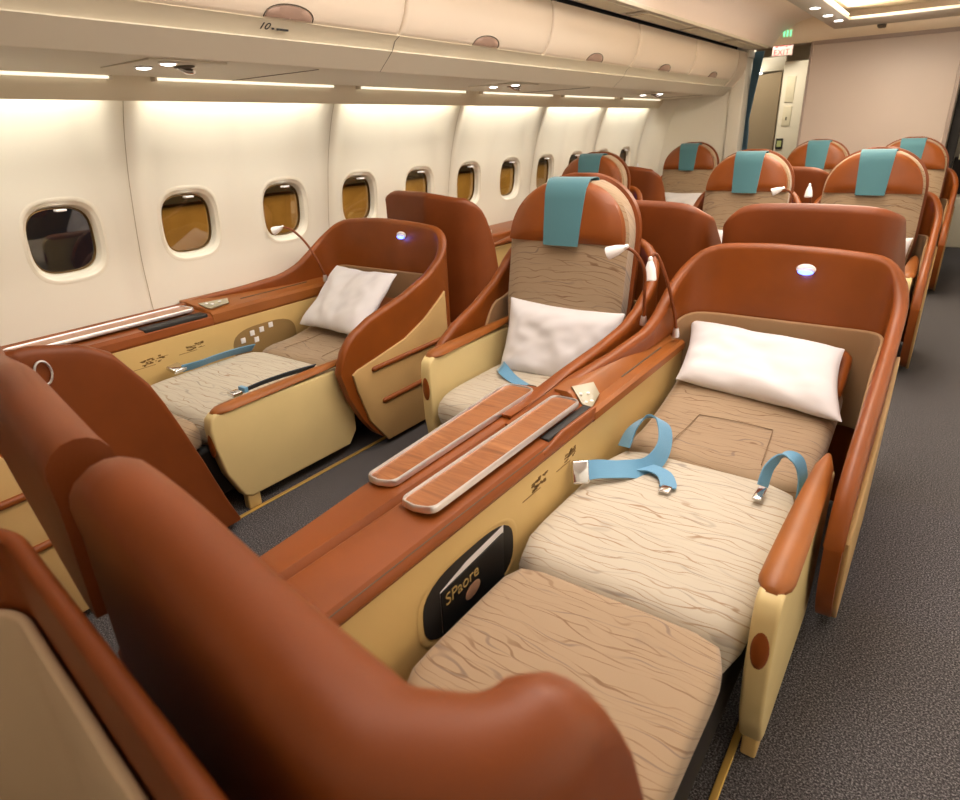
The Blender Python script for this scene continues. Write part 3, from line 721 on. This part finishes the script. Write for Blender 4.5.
# ---------------------------------------------------------------- row 1, centre right bed
XR, XL, XW = -.30, -1.16, -2.34
sh1 = shell(1, XR, 1, 0, 'rust shell with blue night light around the flat bed by the right aisle', uf=-.446, uc=-.385, fr=-.17, strips=False)
bedR, TR = bed_seat(XR, 1, 0, 'flat bed seat in the foreground with its blue belts loose, beside the right aisle')
sh2 = shell(1, XL, -1, .05, 'rust shell around the upright seat behind the two wood trays', fr=.17, uf=-.362, uc=-.375)
seatL, TL = up_seat(XL+.01, -1, .0, 'upright seat with teal headrest cloth nearest the camera, beside the left aisle', 0)
def shell_kw(*a): pass
sh3 = shell(1, XW+.03, 1, .07, 'rust shell with blue night light around the bed under the windows', uc=-.53, uf=-.645, rl=.34, lv=2.42)
bedW, TW = bed_seat(XW, 1, .02, 'flat bed seat under the windows, pale cushion between console and cream arm', hw=.30, dz=-.03, za=.465, vs=.07)

# consoles of the centre pair
def console(label, x0, x1, xin, v0, v1, z, lip, beige_x, sgn, name='side_console'):
    t_ = thing(name, label, 'console', ((x0+x1)/2, (v0+v1)/2, 0))
    bm = bmn(); box(bm, x0, x1, v0, v1, z-.06, z, .016, 4); 
    top = finish('console_top', bm, RUST, t_, 50)
    return t_
cR = thing('side_console', 'rust topped console with the silver edged tray beside the foreground bed', 'console', (-.66, 1.4, 0), 'consoles between the centre seats')
bm = bmn(); prof = [(-.615, .603), (-.608, .614), (-.610, .630), (-.622, .645), (-.700, .656), (-.738, .658), (-.748, .65), (-.748, .600)]
prism(bm, [(x, .30, z) for x, z in prof], (0, 1.31, 0), .003)
finish('console_top', bm, RUST, cR, 30)
bm = bmn(); box(bm, -.6165, -.6145, .30, 1.60, .6355, .6375); finish('groove', bm, SEAM, cR)
# lower strip step on the outer edge and the rear shelf with raised back
bm = bmn(); prism(bm, [(x, 1.60, z) for x, z in [(-.615, .600), (-.606, .609), (-.608, .632), (-.620, .640), (-.655, .640), (-.69, .678), (-.705, .684), (-.748, .684), (-.748, .600)]], (0, .80, 0), .003); finish('rear_shelf', bm, RUST_PAD, cR, 30)
bm = bmn(); box(bm, -.657, -.653, 1.90, 2.26, .6385, .643); finish('shelf_slot', bm, SEAM, cR)
bm = bmn(); prism(bm, [(-.705, 1.63, .686), (-.655, 1.605, .646), (-.622, 1.605, .644), (-.648, 1.71, .646), (-.68, 1.73, .672)], (.004, -.004, .006), .001); tri = finish('call_panel', bm, mat('cream call button panel', (.34, .31, .22), .35), cR, 30)
bm = bmn()
for k, (x, y, z) in enumerate(((-.675, 1.635, .667), (-.652, 1.625, .648), (-.665, 1.665, .661), (-.642, 1.645, .647))): disc_ell(bm, (x+.002, y-.004, z+.004), (.007, 0, 0), (0, .007, 0), (0, 0, .004), 12, 6)
finish('call_button', bm, PEARL, tri)
bm = bmn(); box(bm, -.648, -.620, 1.34, 1.60, .630, .6525, .003); finish('slot_recess', bm, DARK, cR)
bm = bmn(); loft(bm, [[(-.623, v, .62), (-.623, v, z-.003), (-.620, v, z), (-.613, v, z), (-.609, v, z-.004), (-.609, v, .62)] for v, z in ((1.30, .634), (1.34, .638), (1.38, .647), (1.41, .651), (1.61, .651))]); finish('slot_lip', bm, RUST, cR, 60)
bm = bmn()
box(bm, -.630, -.616, .30, 2.40, .03, .605, .004); sp_ = finish('side_panel', bm, BEIGE, cR)
bm = bmn(); box(bm, -.6165, -.6145, .30, 1.62, .6015, .6045); finish('edge_line', bm, RUST_DK, cR)
bm = bmn(); rings = []
for f in (1, .96, .90): rings.append([(-.616+.0013*(1 if f > .95 else 0)*(2 if f < 1 else 1), .97+.20*f*a, .44+.105*f*b_) for a, b_ in superell(1, 1, 3, 40)])
loft(bm, rings, caps=False); pk = finish('pocket_rim', bm, BEIGE, sp_, 60)
bm = bmn(); loft(bm, [[(-.6155+d, .97+.18*a, .44+.09*b_) for a, b_ in superell(1, 1, 3, 40)] for d in (0, .0012)]); finish('pocket_opening', bm, DARK, sp_)
pictogram(sp_, -.6155, 1.24, .545, 34, .085); pictogram(sp_, -.6155, 1.42, .55, 26, .07)
tray_table(cR, -.726, -.645, -.730, -.648, .87, 1.57, .662)

cL = thing('side_console', 'rust topped console with the lower wood tray beside the upright seat', 'console', (-.84, 1.4, 0), 'consoles between the centre seats')
prof = [(-.915, .585), (-.928, .60), (-.928, .63), (-.915, .646), (-.810, .65), (-.778, .65), (-.762, .630), (-.762, .585)]
def xl(x, v): return x if x > -.85 else x+.066*(1-sst(.3, 1.5, v)) if v < 1.66 else x+.085
bm = bmn(); loft(bm, [[(xl(x, v), v, z) for x, z in prof] for v in (.30, .5, .7, .9, 1.1, 1.3, 1.5, 1.655, 1.665, 2.1)]); finish('console_top', bm, RUST, cL, 30)
bm = bmn(); loft(bm, [[(xl(x, v), v, z) for x, z in ((-.925, .03), (-.911, .03), (-.911, .59), (-.925, .59))] for v in (.30, .5, .7, .9, 1.1, 1.3, 1.5, 1.655)]); finish('side_panel', bm, BEIGE, cL)
tray_table(cL, -.880, -.808, -.919, -.820, .92, 1.60, .6535)

# window console
cW = thing('side_console', 'rust topped wall console with closed silver edged tray under the windows', 'console', (-2.85, 1.6, 0))
bm = bmn(); prism(bm, [(x, .2, z) for x, z in [(-2.725, .585), (-2.715, .60), (-2.72, .63), (-2.735, .645), (-2.93, .655), (-3.0, .665), (-3.0, .585)]], (0, 1.50, 0), .003); finish('console_top', bm, RUST, cW, 30)
bm = bmn(); prism(bm, [(x, 1.70, z) for x, z in [(-2.725, .585), (-2.715, .60), (-2.72, .64), (-2.735, .655), (-2.79, .665), (-2.88, .672), (-2.94, .680), (-3.0, .680), (-3.0, .585)]], (0, .9, 0), .003); finish('rear_shelf', bm, RUST_PAD, cW, 30)
bm = bmn(); box(bm, -2.795, -2.789, 1.92, 2.36, .662, .668); finish('shelf_slot', bm, SEAM, cW)
bm = bmn(); prism(bm, [(-2.86, 1.72, .673), (-2.79, 1.71, .667), (-2.75, 1.715, .662), (-2.765, 1.83, .664), (-2.835, 1.87, .671)], (.004, -.002, .006), .001); tri = finish('call_panel', bm, bpy.data.materials['cream call button panel'], cW, 30)
bm = bmn()
for (x, y, z) in ((-2.825, 1.74, .671), (-2.79, 1.75, .670), (-2.80, 1.80, .671)): disc_ell(bm, (x+.003, y, z+.006), (.010, 0, 0), (0, .010, 0), (0, 0, .004), 12, 6)
finish('call_button', bm, PEARL, tri)
bm = bmn(); box(bm, -2.79, -2.725, 1.36, 1.68, .630, .652, .006); finish('slot_recess', bm, DARK, cW)
bm = bmn(); box(bm, -2.735, -2.72, .2, 2.58, .03, .588, .004); sp_ = finish('side_panel', bm, BEIGE, cW)
pictogram(sp_, -2.7195, 1.30, .50, 34, .12); pictogram(sp_, -2.7195, 1.53, .51, 26, .09)
tray_table(cW, -2.90, -2.80, -2.91, -2.80, .86, 1.66, .660)
bm = bmn(); loft(bm, [[(-2.7195+d, 1.98+.20*a, .43+.10*b_) for a, b_ in superell(1, 1, 3, 40)] for d in (0, .0012)]); cp = finish('control_recess', bm, mat('dull tan recess', (.30, .19, .07), .5), sp_)
bm = bmn()
for (v, z) in ((1.84, .47), (1.90, .495), (1.96, .50), (1.92, .455), (2.02, .51)): box(bm, -2.719, -2.714, v-.014, v+.014, z-.014, z+.014, .002)
finish('seat_control', bm, PEARL, cp)

# ---------------------------------------------------------------- hoods of row 1
def zt_front(top, drop):
    return lambda u, v: top
def zt_wing(top, v0, tab):
    return lambda u, v: top if v <= v0 else interp(tab, v)
def end_round(x0, x1, top, r=.07):
    def f(u, v):
        d = min(u-x0, x1-u)
        return top-(0 if d >= r else r-math.sqrt(max(0, r*r-(r-max(d, 0))**2)))
    return f
def arch(uc_, hw_, top, v0, k=.9):
    def f(u, v):
        a = min(1, abs((u-uc_)/hw_)); return top-.012*a*a-.085*a**10-k*max(0, v-v0)
    return f
hood('tall rust hood right behind the shell of the foreground bed', [(-.565, 2.95), (-.565, 2.66), (-.01, 2.66), (.025, 2.98)], [0, .05, .07, 0], arch(-.27, .30, 1.138, 2.72), .40)
hood('tall rust hood behind the upright seat with a teal cloth nearest the camera', [(-1.42, 3.0), (-1.40, 2.72), (-.68, 2.72), (-.665, 2.98)], [0, .05, .07, 0], arch(-1.04, .385, 1.128, 2.78), .40)
WT = [(2.88, 1.088), (2.92, 1.07), (2.96, 1.03), (3.0, .965), (3.04, .87), (3.07, .76), (3.09, .64), (3.12, .46)]
hood('tall rust hood with a sloping side behind the bed under the windows', [(-2.60, 2.90), (-2.24, 2.82), (-1.985, 2.88), (-1.965, 3.12)], [0, .06, .14, 0], lambda u, v: (1.128-.035*sst(-2.3, -1.98, u)-.03*max(0, (-2.50-u)/.1)**2) if u < -2.02 else min(1.128-.035*sst(-2.3, -1.98, u), interp(WT, v)), .40, th=.05)

# ---------------------------------------------------------------- rows 2 and 3
for row, Y, xs, nm in ((2, 2.35, (-.28, -1.03, -2.20), 'second'), (3, 4.62, (-.235, -.985, -2.19), 'third')):
    for xc, s, side in ((xs[0], 1, 'right'), (xs[1], -1, 'middle'), (xs[2], 1, 'window')):
        place = {('second', 'right'): 'upright seat with teal headrest cloth beside the right aisle, in front of the last row',
                 ('second', 'middle'): 'upright seat with teal cloth and white lamp, middle of the second row of seats',
                 ('second', 'window'): 'upright seat mostly hidden beside the windows, only its teal top showing',
                 ('third', 'right'): 'upright seat farthest back at the right aisle before the taupe bulkhead',
                 ('third', 'middle'): 'upright seat in the last row below the left edge of the taupe bulkhead',
                 ('third', 'window'): 'upright seat in the last row before the cream end wall'}[(nm, side)]
        up_seat(xc, s, Y, place, 0)
        sp2 = {('second', 'right'): 'rust shell with a low wing along the right aisle in the second row',
               ('second', 'middle'): 'rust shell around the middle seat of the second row',
               ('second', 'window'): 'rust shell around the hidden seat by the windows in the second row',
               ('third', 'right'): 'rust shell with a wing along the right aisle in the last row',
               ('third', 'middle'): 'rust shell around the middle seat of the last row',
               ('third', 'window'): 'rust shell around the last row seat before the cream end wall'}[(nm, side)]
        shell(row, xc, s, Y+.05, sp2, uc=-.345, uf=-.345, strips=(side == 'window'))
hood('tall rust hood behind the second row seat in the middle', [(-1.28, 5.4), (-1.26, 5.10), (-.60, 5.10), (-.59, 5.36)], [0, .05, .07, 0], arch(-.93, .36, 1.125, 5.16), .40)
hood('tall rust hood behind the second row window seat', [(-2.50, 5.30), (-2.08, 5.26), (-1.87, 5.30), (-1.85, 5.55)], [0, .06, .10, 0], lambda u, v: (1.12-.03*sst(-2.1, -1.86, u)) if u < -1.9 else min(1.09, interp([(5.29, 1.09), (5.34, 1.05), (5.42, .93), (5.50, .72), (5.55, .5)], v)), .40)
cW2 = thing('side_console', 'rust and beige wall console with a silver tray beyond the tall hood by the windows', 'console', (-2.8, 4, 0))
bm = bmn(); box(bm, -3.0, -2.66, 3.1, 5.0, .60, .70, .02); finish('console_top', bm, RUST, cW2)
bm = bmn(); box(bm, -2.70, -2.66, 3.1, 5.0, .03, .60, .004); finish('side_panel', bm, BEIGE, cW2)
tray_table(cW2, -2.84, -2.72, -2.84, -2.72, 3.5, 4.15, .705)
cW3 = thing('side_console', 'rust wall console beside the last window seat', 'console', (-2.8, 6.3, 0))
bm = bmn(); box(bm, -3.0, -2.60, 5.5, 7.5, .66, .76, .02); finish('console_top', bm, RUST, cW3)
bm = bmn(); box(bm, -2.64, -2.60, 5.5, 7.5, .03, .66, .004); finish('side_panel', bm, BEIGE, cW3)

# ---------------------------------------------------------------- row 0, in front of the camera
def crz(u, v):
    if u > -.10 and v > .205: return interp([(.20, 1.098), (.26, 1.098), (.29, 1.08), (.32, 1.035), (.35, .965), (.38, .88), (.41, .78), (.46, .60)], v)
    return 1.098+.014*sst(-.2, -.5, u)-.02*max(0, (-.52-u)/.07)**2
hood('large blurred rust hood filling the foreground, right one of the near pair', [(-.605, .265), (-.42, .240), (-.085, .190), (-.012, .225), (-.008, .46)], [0, .05, .06, .06, 0], crz, .30, th=.075)
hood('blurred rust hood at the left picture edge, left one of the near pair', [(-1.75, .50), (-1.42, .41), (-1.14, .355), (-.70, .27), (-.648, .262)], [0, .1, .15, .1, 0], lambda u, v: 1.105-.16*max(0, -1.05-u), .86, th=.07, base=False)
WT0 = [(.60, .90), (.66, .90), (.79, .87), (.87, .82), (.97, .67), (1.03, .50), (1.08, .34), (1.13, .17), (1.17, .05)]
hw0 = hood('dark rust hood wing by the left aisle behind the blurred hoods', [(-2.62, .56), (-2.24, .54), (-1.99, .56), (-1.955, .62), (-1.95, 1.17)], [0, .06, .06, .03, 0], lambda u, v: .90 if v < .6 else interp(WT0, v), .03, th=.05, base=False)
shell(4, XW+.04, 1, -1.99, 'rust and beige shell with two rub strips at the left edge beneath the blurred hoods', uc=-.42, uf=-.60, rl=.30, lv=2.42, ds=.06, hd=.16, pe=.26)
# head end of the near shell right below the camera
t_ = thing('privacy_shell', 'dark blurred shell rim running across the lower left corner', 'shell', (-.4, .15, 0), 'privacy shells around the seats')
P0 = rpath([(-.78, -.30), (-.745, .10), (-.66, .175), (-.16, .115), (.02, .07), (.075, -.10), (.08, -.6)], [0, .1, .1, .2, .1, .1, 0], .03)
bm = bmn(); sweep_wall(bm, P0, lambda u, v: .03, lambda u, v: 1.03-.25*sst(.02, -.5, v), .018, lambda u, v, z: (u, v, z), rim=.020); finish('shell_wall', bm, RUST_DK, t_, 60)  # darker leather here puts the shade of this unlit corner into the colour
bm = bmn(); sweep_wall(bm, [p for p in P0 if p[1] > 0], lambda u, v: .30, lambda u, v: .93, .012, lambda u, v, z: (u, v, z), off=.018); finish('lining', bm, mat('beige fabric lining', (.55, .42, .27), .85), t_, 60)

bpy.context.view_layer.update()
# ---------------------------------------------------------------- pillows
pillow('white pillow at the head of the foreground flat bed', (-.318, 2.325, .612), (.292, -.04, -.005), (-.030, .160, .075), .056, 1)
pillow('white pillow leaning on the upright seat nearest the camera', (-1.10, 2.27, .585), (.27, .02, -.01), (-.01, .075, .155), .055, 2)
pillow('white pillow at the head of the bed under the windows', (-2.40, 2.30, .62), (.26, -.02, .0), (-.03, .19, .13), .055, 3)
pillow('white pillow on the second row seat in the middle', (-1.0, 4.58, .60), (.27, .0, 0), (0, .08, .15), .055, 4)
pillow('white pillow on the second row seat by the right aisle', (-.27, 4.58, .60), (.27, .0, 0), (0, .08, .15), .055, 5)
pillow('white pillow on the last row seat by the end wall', (-2.19, 6.85, .62), (.27, .0, 0), (0, .08, .15), .055, 6)
pillow('white pillow on the hidden second row window seat beyond the tall hood', (-2.25, 4.50, .52), (.27, 0, 0), (0, .12, .10), .055, 7)

# ---------------------------------------------------------------- lamps
hl = []
hl.append(lamp('gooseneck reading lamp with drooping head beside the foreground bed', (-.635, 2.36, .66), [(-.645, 2.35, .76), (-.67, 2.32, .88), (-.70, 2.30, .965), (-.715, 2.285, .985), (-.722, 2.27, .965)], (.08, -.10, -1), .07))
hl.append(lamp('gooseneck reading lamp with white head before the nearest upright seat', (-.73, 2.26, .72), [(-.725, 2.24, .84), (-.725, 2.22, .94), (-.755, 2.20, 1.0), (-.79, 2.19, 1.02)], (-.9, -.25, -.36), .065))
hl.append(lamp('gooseneck reading lamp by the window wall above the bed console', (-2.71, 2.43, .665), [(-2.735, 2.42, .77), (-2.80, 2.40, .88), (-2.88, 2.38, .95), (-2.94, 2.36, .965)], (-.8, -.5, -.38), .055))
hl.append(lamp('small reading lamp on the middle seat of the second row', (-.64, 4.55, .72), [(-.65, 4.52, .9), (-.69, 4.50, 1.0), (-.74, 4.48, 1.03)], (-.9, -.25, -.36), .06))
hl.append(lamp('small reading lamp between the two second row centre seats', (-.585, 4.65, .72), [(-.59, 4.62, .9), (-.60, 4.60, 1.02), (-.605, 4.58, 1.04)], (.05, -.2, -1), .065))
hl.append(lamp('small upright reading lamp by the window in the last row', (-2.62, 6.75, .76), [(-2.62, 6.74, .9), (-2.62, 6.73, 1.0), (-2.62, 6.72, 1.05)], (0, -.2, -1), .05))

# ---------------------------------------------------------------- belts
def belt_part(seat, pts, wid, m=BLUE, width=.045, name='seat_belt'):
    bm = bmn(); ribbon(bm, pts, wid, width, .004, 8); return finish(name, bm, m, seat, 50)
X = (1, 0, 0); Z = (0, 0, 1)
b1 = belt_part(bedR, [(-.575, 1.475, .505), (-.545, 1.50, .508), (-.49, 1.55, .500), (-.44, 1.62, .490), (-.425, 1.70, .52), (-.455, 1.77, .565), (-.51, 1.79, .57), (-.55, 1.76, .53), (-.56, 1.72, .48)], [(-.3, .55, .7), (-.4, .6, .6), (-.5, .6, .5), (-.4, .3, .85), (-.5, -.2, .8), (-.5, -.6, .5), (.3, -.8, .5), (.7, -.5, .4), (.8, -.4, .3)], width=.058)
bm = bmn(); B = Matrix.Translation((-.585, 1.455, .507)) @ Matrix.Rotation(math.radians(35), 4, 'Z') @ Matrix.Rotation(math.radians(62), 4, 'X')
box(bm, -.020, .030, -.034, .034, -.011, .011, .006, T=lambda x, y, z: B @ Vector((x, y, z))); finish('buckle', bm, CHROME, b1)
b2 = belt_part(bedR, [(-.47, 1.60, .49), (-.43, 1.615, .490), (-.385, 1.60, .490), (-.355, 1.555, .490), (-.350, 1.535, .490)], [(.3, .9, 0), (.2, 1, 0), (.5, .8, 0), (.8, .5, 0), (.8, .4, 0)], width=.045)
bm = bmn(); box(bm, -.366, -.336, 1.505, 1.538, .486, .495, .003); finish('belt_tip', bm, CHROME, b2)
b3 = belt_part(bedR, [(-.04, 1.72, .45), (-.045, 1.73, .52), (-.065, 1.735, .565), (-.10, 1.72, .575), (-.125, 1.69, .545), (-.13, 1.66, .50)], [(.4, .9, 0)]*2+[(.5, .8, 0)]*4, width=.038)
bm = bmn(); box(bm, -.142, -.118, 1.60, 1.67, .484, .493, .003); finish('belt_tongue', bm, CHROME, b3)
bw = belt_part(bedW, [(-2.645, 1.45, .452), (-2.62, 1.53, .458), (-2.63, 1.62, .458), (-2.65, 1.74, .45), (-2.67, 1.86, .435)], [(.6, .1, .75)]*5, width=.05)
bm = bmn(); B2 = Matrix.Translation((-2.645, 1.425, .462)) @ Matrix.Rotation(math.radians(14), 4, 'Z') @ Matrix.Rotation(math.radians(18), 4, 'Y')
box(bm, -.03, .03, -.035, .035, -.010, .010, .006, T=lambda x, y, z: B2 @ Vector((x, y, z))); finish('buckle', bm, CHROME, bw)
bn = belt_part(bedW, [(-2.10, 1.40, .470), (-2.09, 1.50, .478), (-2.085, 1.62, .476), (-2.08, 1.76, .466)], [(1, -.1, .9)]*4, NAVY, .045)
bm = bmn(); box(bm, -2.125, -2.08, 1.34, 1.385, .462, .480, .004); finish('buckle', bm, CHROME, bn)
bm = bmn(); box(bm, -2.122, -2.078, 1.392, 1.41, .466, .488, .002); finish('belt_label', bm, BLUE, bn)
bl = belt_part(seatL, [(-1.33, 2.17, .475), (-1.28, 2.10, .50), (-1.24, 2.08, .485), (-1.19, 2.06, .472), (-1.12, 2.03, .468)], [(.3, .8, .5), (.2, .6, .8), (.3, .9, .3), (.3, .9, .1), (.3, .9, 0)], width=.05)
bm = bmn(); box(bm, -1.11, -1.07, 2.00, 2.04, .465, .478, .004); finish('buckle', bm, DARK, bl)

# ---------------------------------------------------------------- magazine in the pocket
mg = thing('magazine', 'black magazine with gilt title standing in the console pocket', 'magazine', (-.574, .99, .36))
bm = bmn(); prism(bm, [(-.6135, .85, .36), (-.6135, 1.10, .36), (-.6135, 1.10, .497), (-.6135, .85, .482)], (.003, 0, 0)); finish('cover', bm, COVER, mg)
bm = bmn(); prism(bm, [(-.6142, .85, .36), (-.6142, 1.10, .36), (-.6142, 1.105, .516), (-.6142, .95, .505), (-.6142, .85, .484)], (.0006, 0, 0)); finish('pages', bm, PAPER, mg)
text('title', 'SPaore', .046, (-.6100, .862, .438), (0, 1, .06), (0, 0, 1), GILT, mg)
bm = bmn(); disc_ell(bm, (-.6104, .965, .415), (.0008, 0, 0), (0, .03, .004), (0, 0, .02)); finish('cover_picture', bm, SAND, mg)

# chrome ring on the hood wing, pink cloth in the corner
bm = bmn(); P = [Vector((-1.922, .665+.022*math.cos(2*PI*k/24), .82+.036*math.sin(2*PI*k/24))) for k in range(25)]; tube(bm, P, .0035, 8); finish('oval_ring', bm, SILVER, hw0)

# ================================================================== OUTSIDE
bm = bmn(); box(bm, -9.2, -9, 4.4, 40, -4, .64); h_ = tag(finish('hangar', bm, FACADE), 'ochre lit building wall outside the cabin windows at night', 'building')
bm = bmn(); box(bm, -9.2, -8.9, 4.4, 40, .64, 3.5); finish('roof_edge', bm, DARK, h_)
bm = bmn(); box(bm, -30, -3.2, -8, 40, -4.2, -4); struct(finish('ground', bm, mat('dark apron', (.05, .045, .04), .9)))

# ================================================================== LIGHTS
def area(name, loc, sx, sy, e, col, rot=(0, 0, 0), spread=180):
    la = bpy.data.lights.new(name, 'AREA'); la.shape = 'RECTANGLE'; la.size = sx; la.size_y = sy; la.energy = e; la.color = col; la.spread = math.radians(spread)
    o = bpy.data.objects.new(name, la); COL.objects.link(o); o.location = loc; o.rotation_euler = rot; return o
WARM = (1, .94, .85)
area('ceiling_lamp', (-.4, 2.5, 2.37), .5, 2.8, 31, WARM)
area('ceiling_lamp', (-.4, 5.4, 2.30), .7, 2.6, 44, WARM)
area('ceiling_lamp', (.9, 2.8, 2.08), .3, 3.6, 8, WARM)
area('aisle_fill', (-1.40, 2.6, 2.31), .15, 3.6, 13, WARM, (0, math.radians(14), 0), 130)  # added fill light, brightens the left aisle carpet and the bins
area('bin_fill', (-.95, 3.2, 2.33), .15, 8.0, 105, (1, .92, .85), (0, math.radians(-80), 0), 100)  # added light aimed sideways to brighten the bin doors
area('ceiling_fill', (-.45, 3.6, 2.06), .6, 6.5, 52, (1, .89, .83), (0, math.radians(180), 0))  # added light hanging in mid-air, lifts the ceiling; no fixture there
area('doorway_fill', (-1.9, 8.3, 2.40), .5, .6, 20, (1, .9, .75))  # added fill so the space beyond the bulkhead is not too dark
area('galley_lamp', (.4, 8.6, 2.40), .6, .8, 6, (1, .95, .85))
area('cove_glow', (-.4, 5.6, 2.24), .8, 3.0, 22, (1, .82, .55), (math.radians(180), 0, 0))
area('hangar_lamp', (-6.5, 6, 4), 4, 20, 1700, (1, .70, .30), (0, math.radians(60), 0))
def spot(loc, d, e, col, ang=70, blend=.6, r=.02):
    la = bpy.data.lights.new('reading_beam', 'SPOT'); la.energy = e; la.color = col; la.spot_size = math.radians(ang); la.spot_blend = blend; la.shadow_soft_size = r
    o = bpy.data.objects.new('reading_beam', la); COL.objects.link(o); o.location = loc; o.rotation_euler = Vector(d).to_track_quat('-Z', 'Y').to_euler()
spot((-.27, 1.30, 2.05), (.0, 0, -1), 11, (.70, .86, 1), 40, .8)
spot((.30, 2.35, 2.0), (0, 0, -1), 14, (.70, .66, 1), 24, .25)
spot((.42, 1.15, 2.0), (0, 0, -1), 8, (.9, .9, 1), 24, .25)
spot((-2.33, 1.50, 1.66), (.05, .02, -1), 9, (.92, 1, .95), 52, .8)
spot((-2.17, 1.40, 1.66), (.5, .1, -1), 5, (1, .95, .85), 60, .8)
w = bpy.data.worlds.new('world'); S.world = w; w.use_nodes = True
w.node_tree.nodes['Background'].inputs[0].default_value = (.012, .013, .018, 1); w.node_tree.nodes['Background'].inputs[1].default_value = 1
S.view_settings.view_transform = 'Standard'; S.view_settings.look = 'None'; S.view_settings.exposure = -.06; S.view_settings.gamma = 1
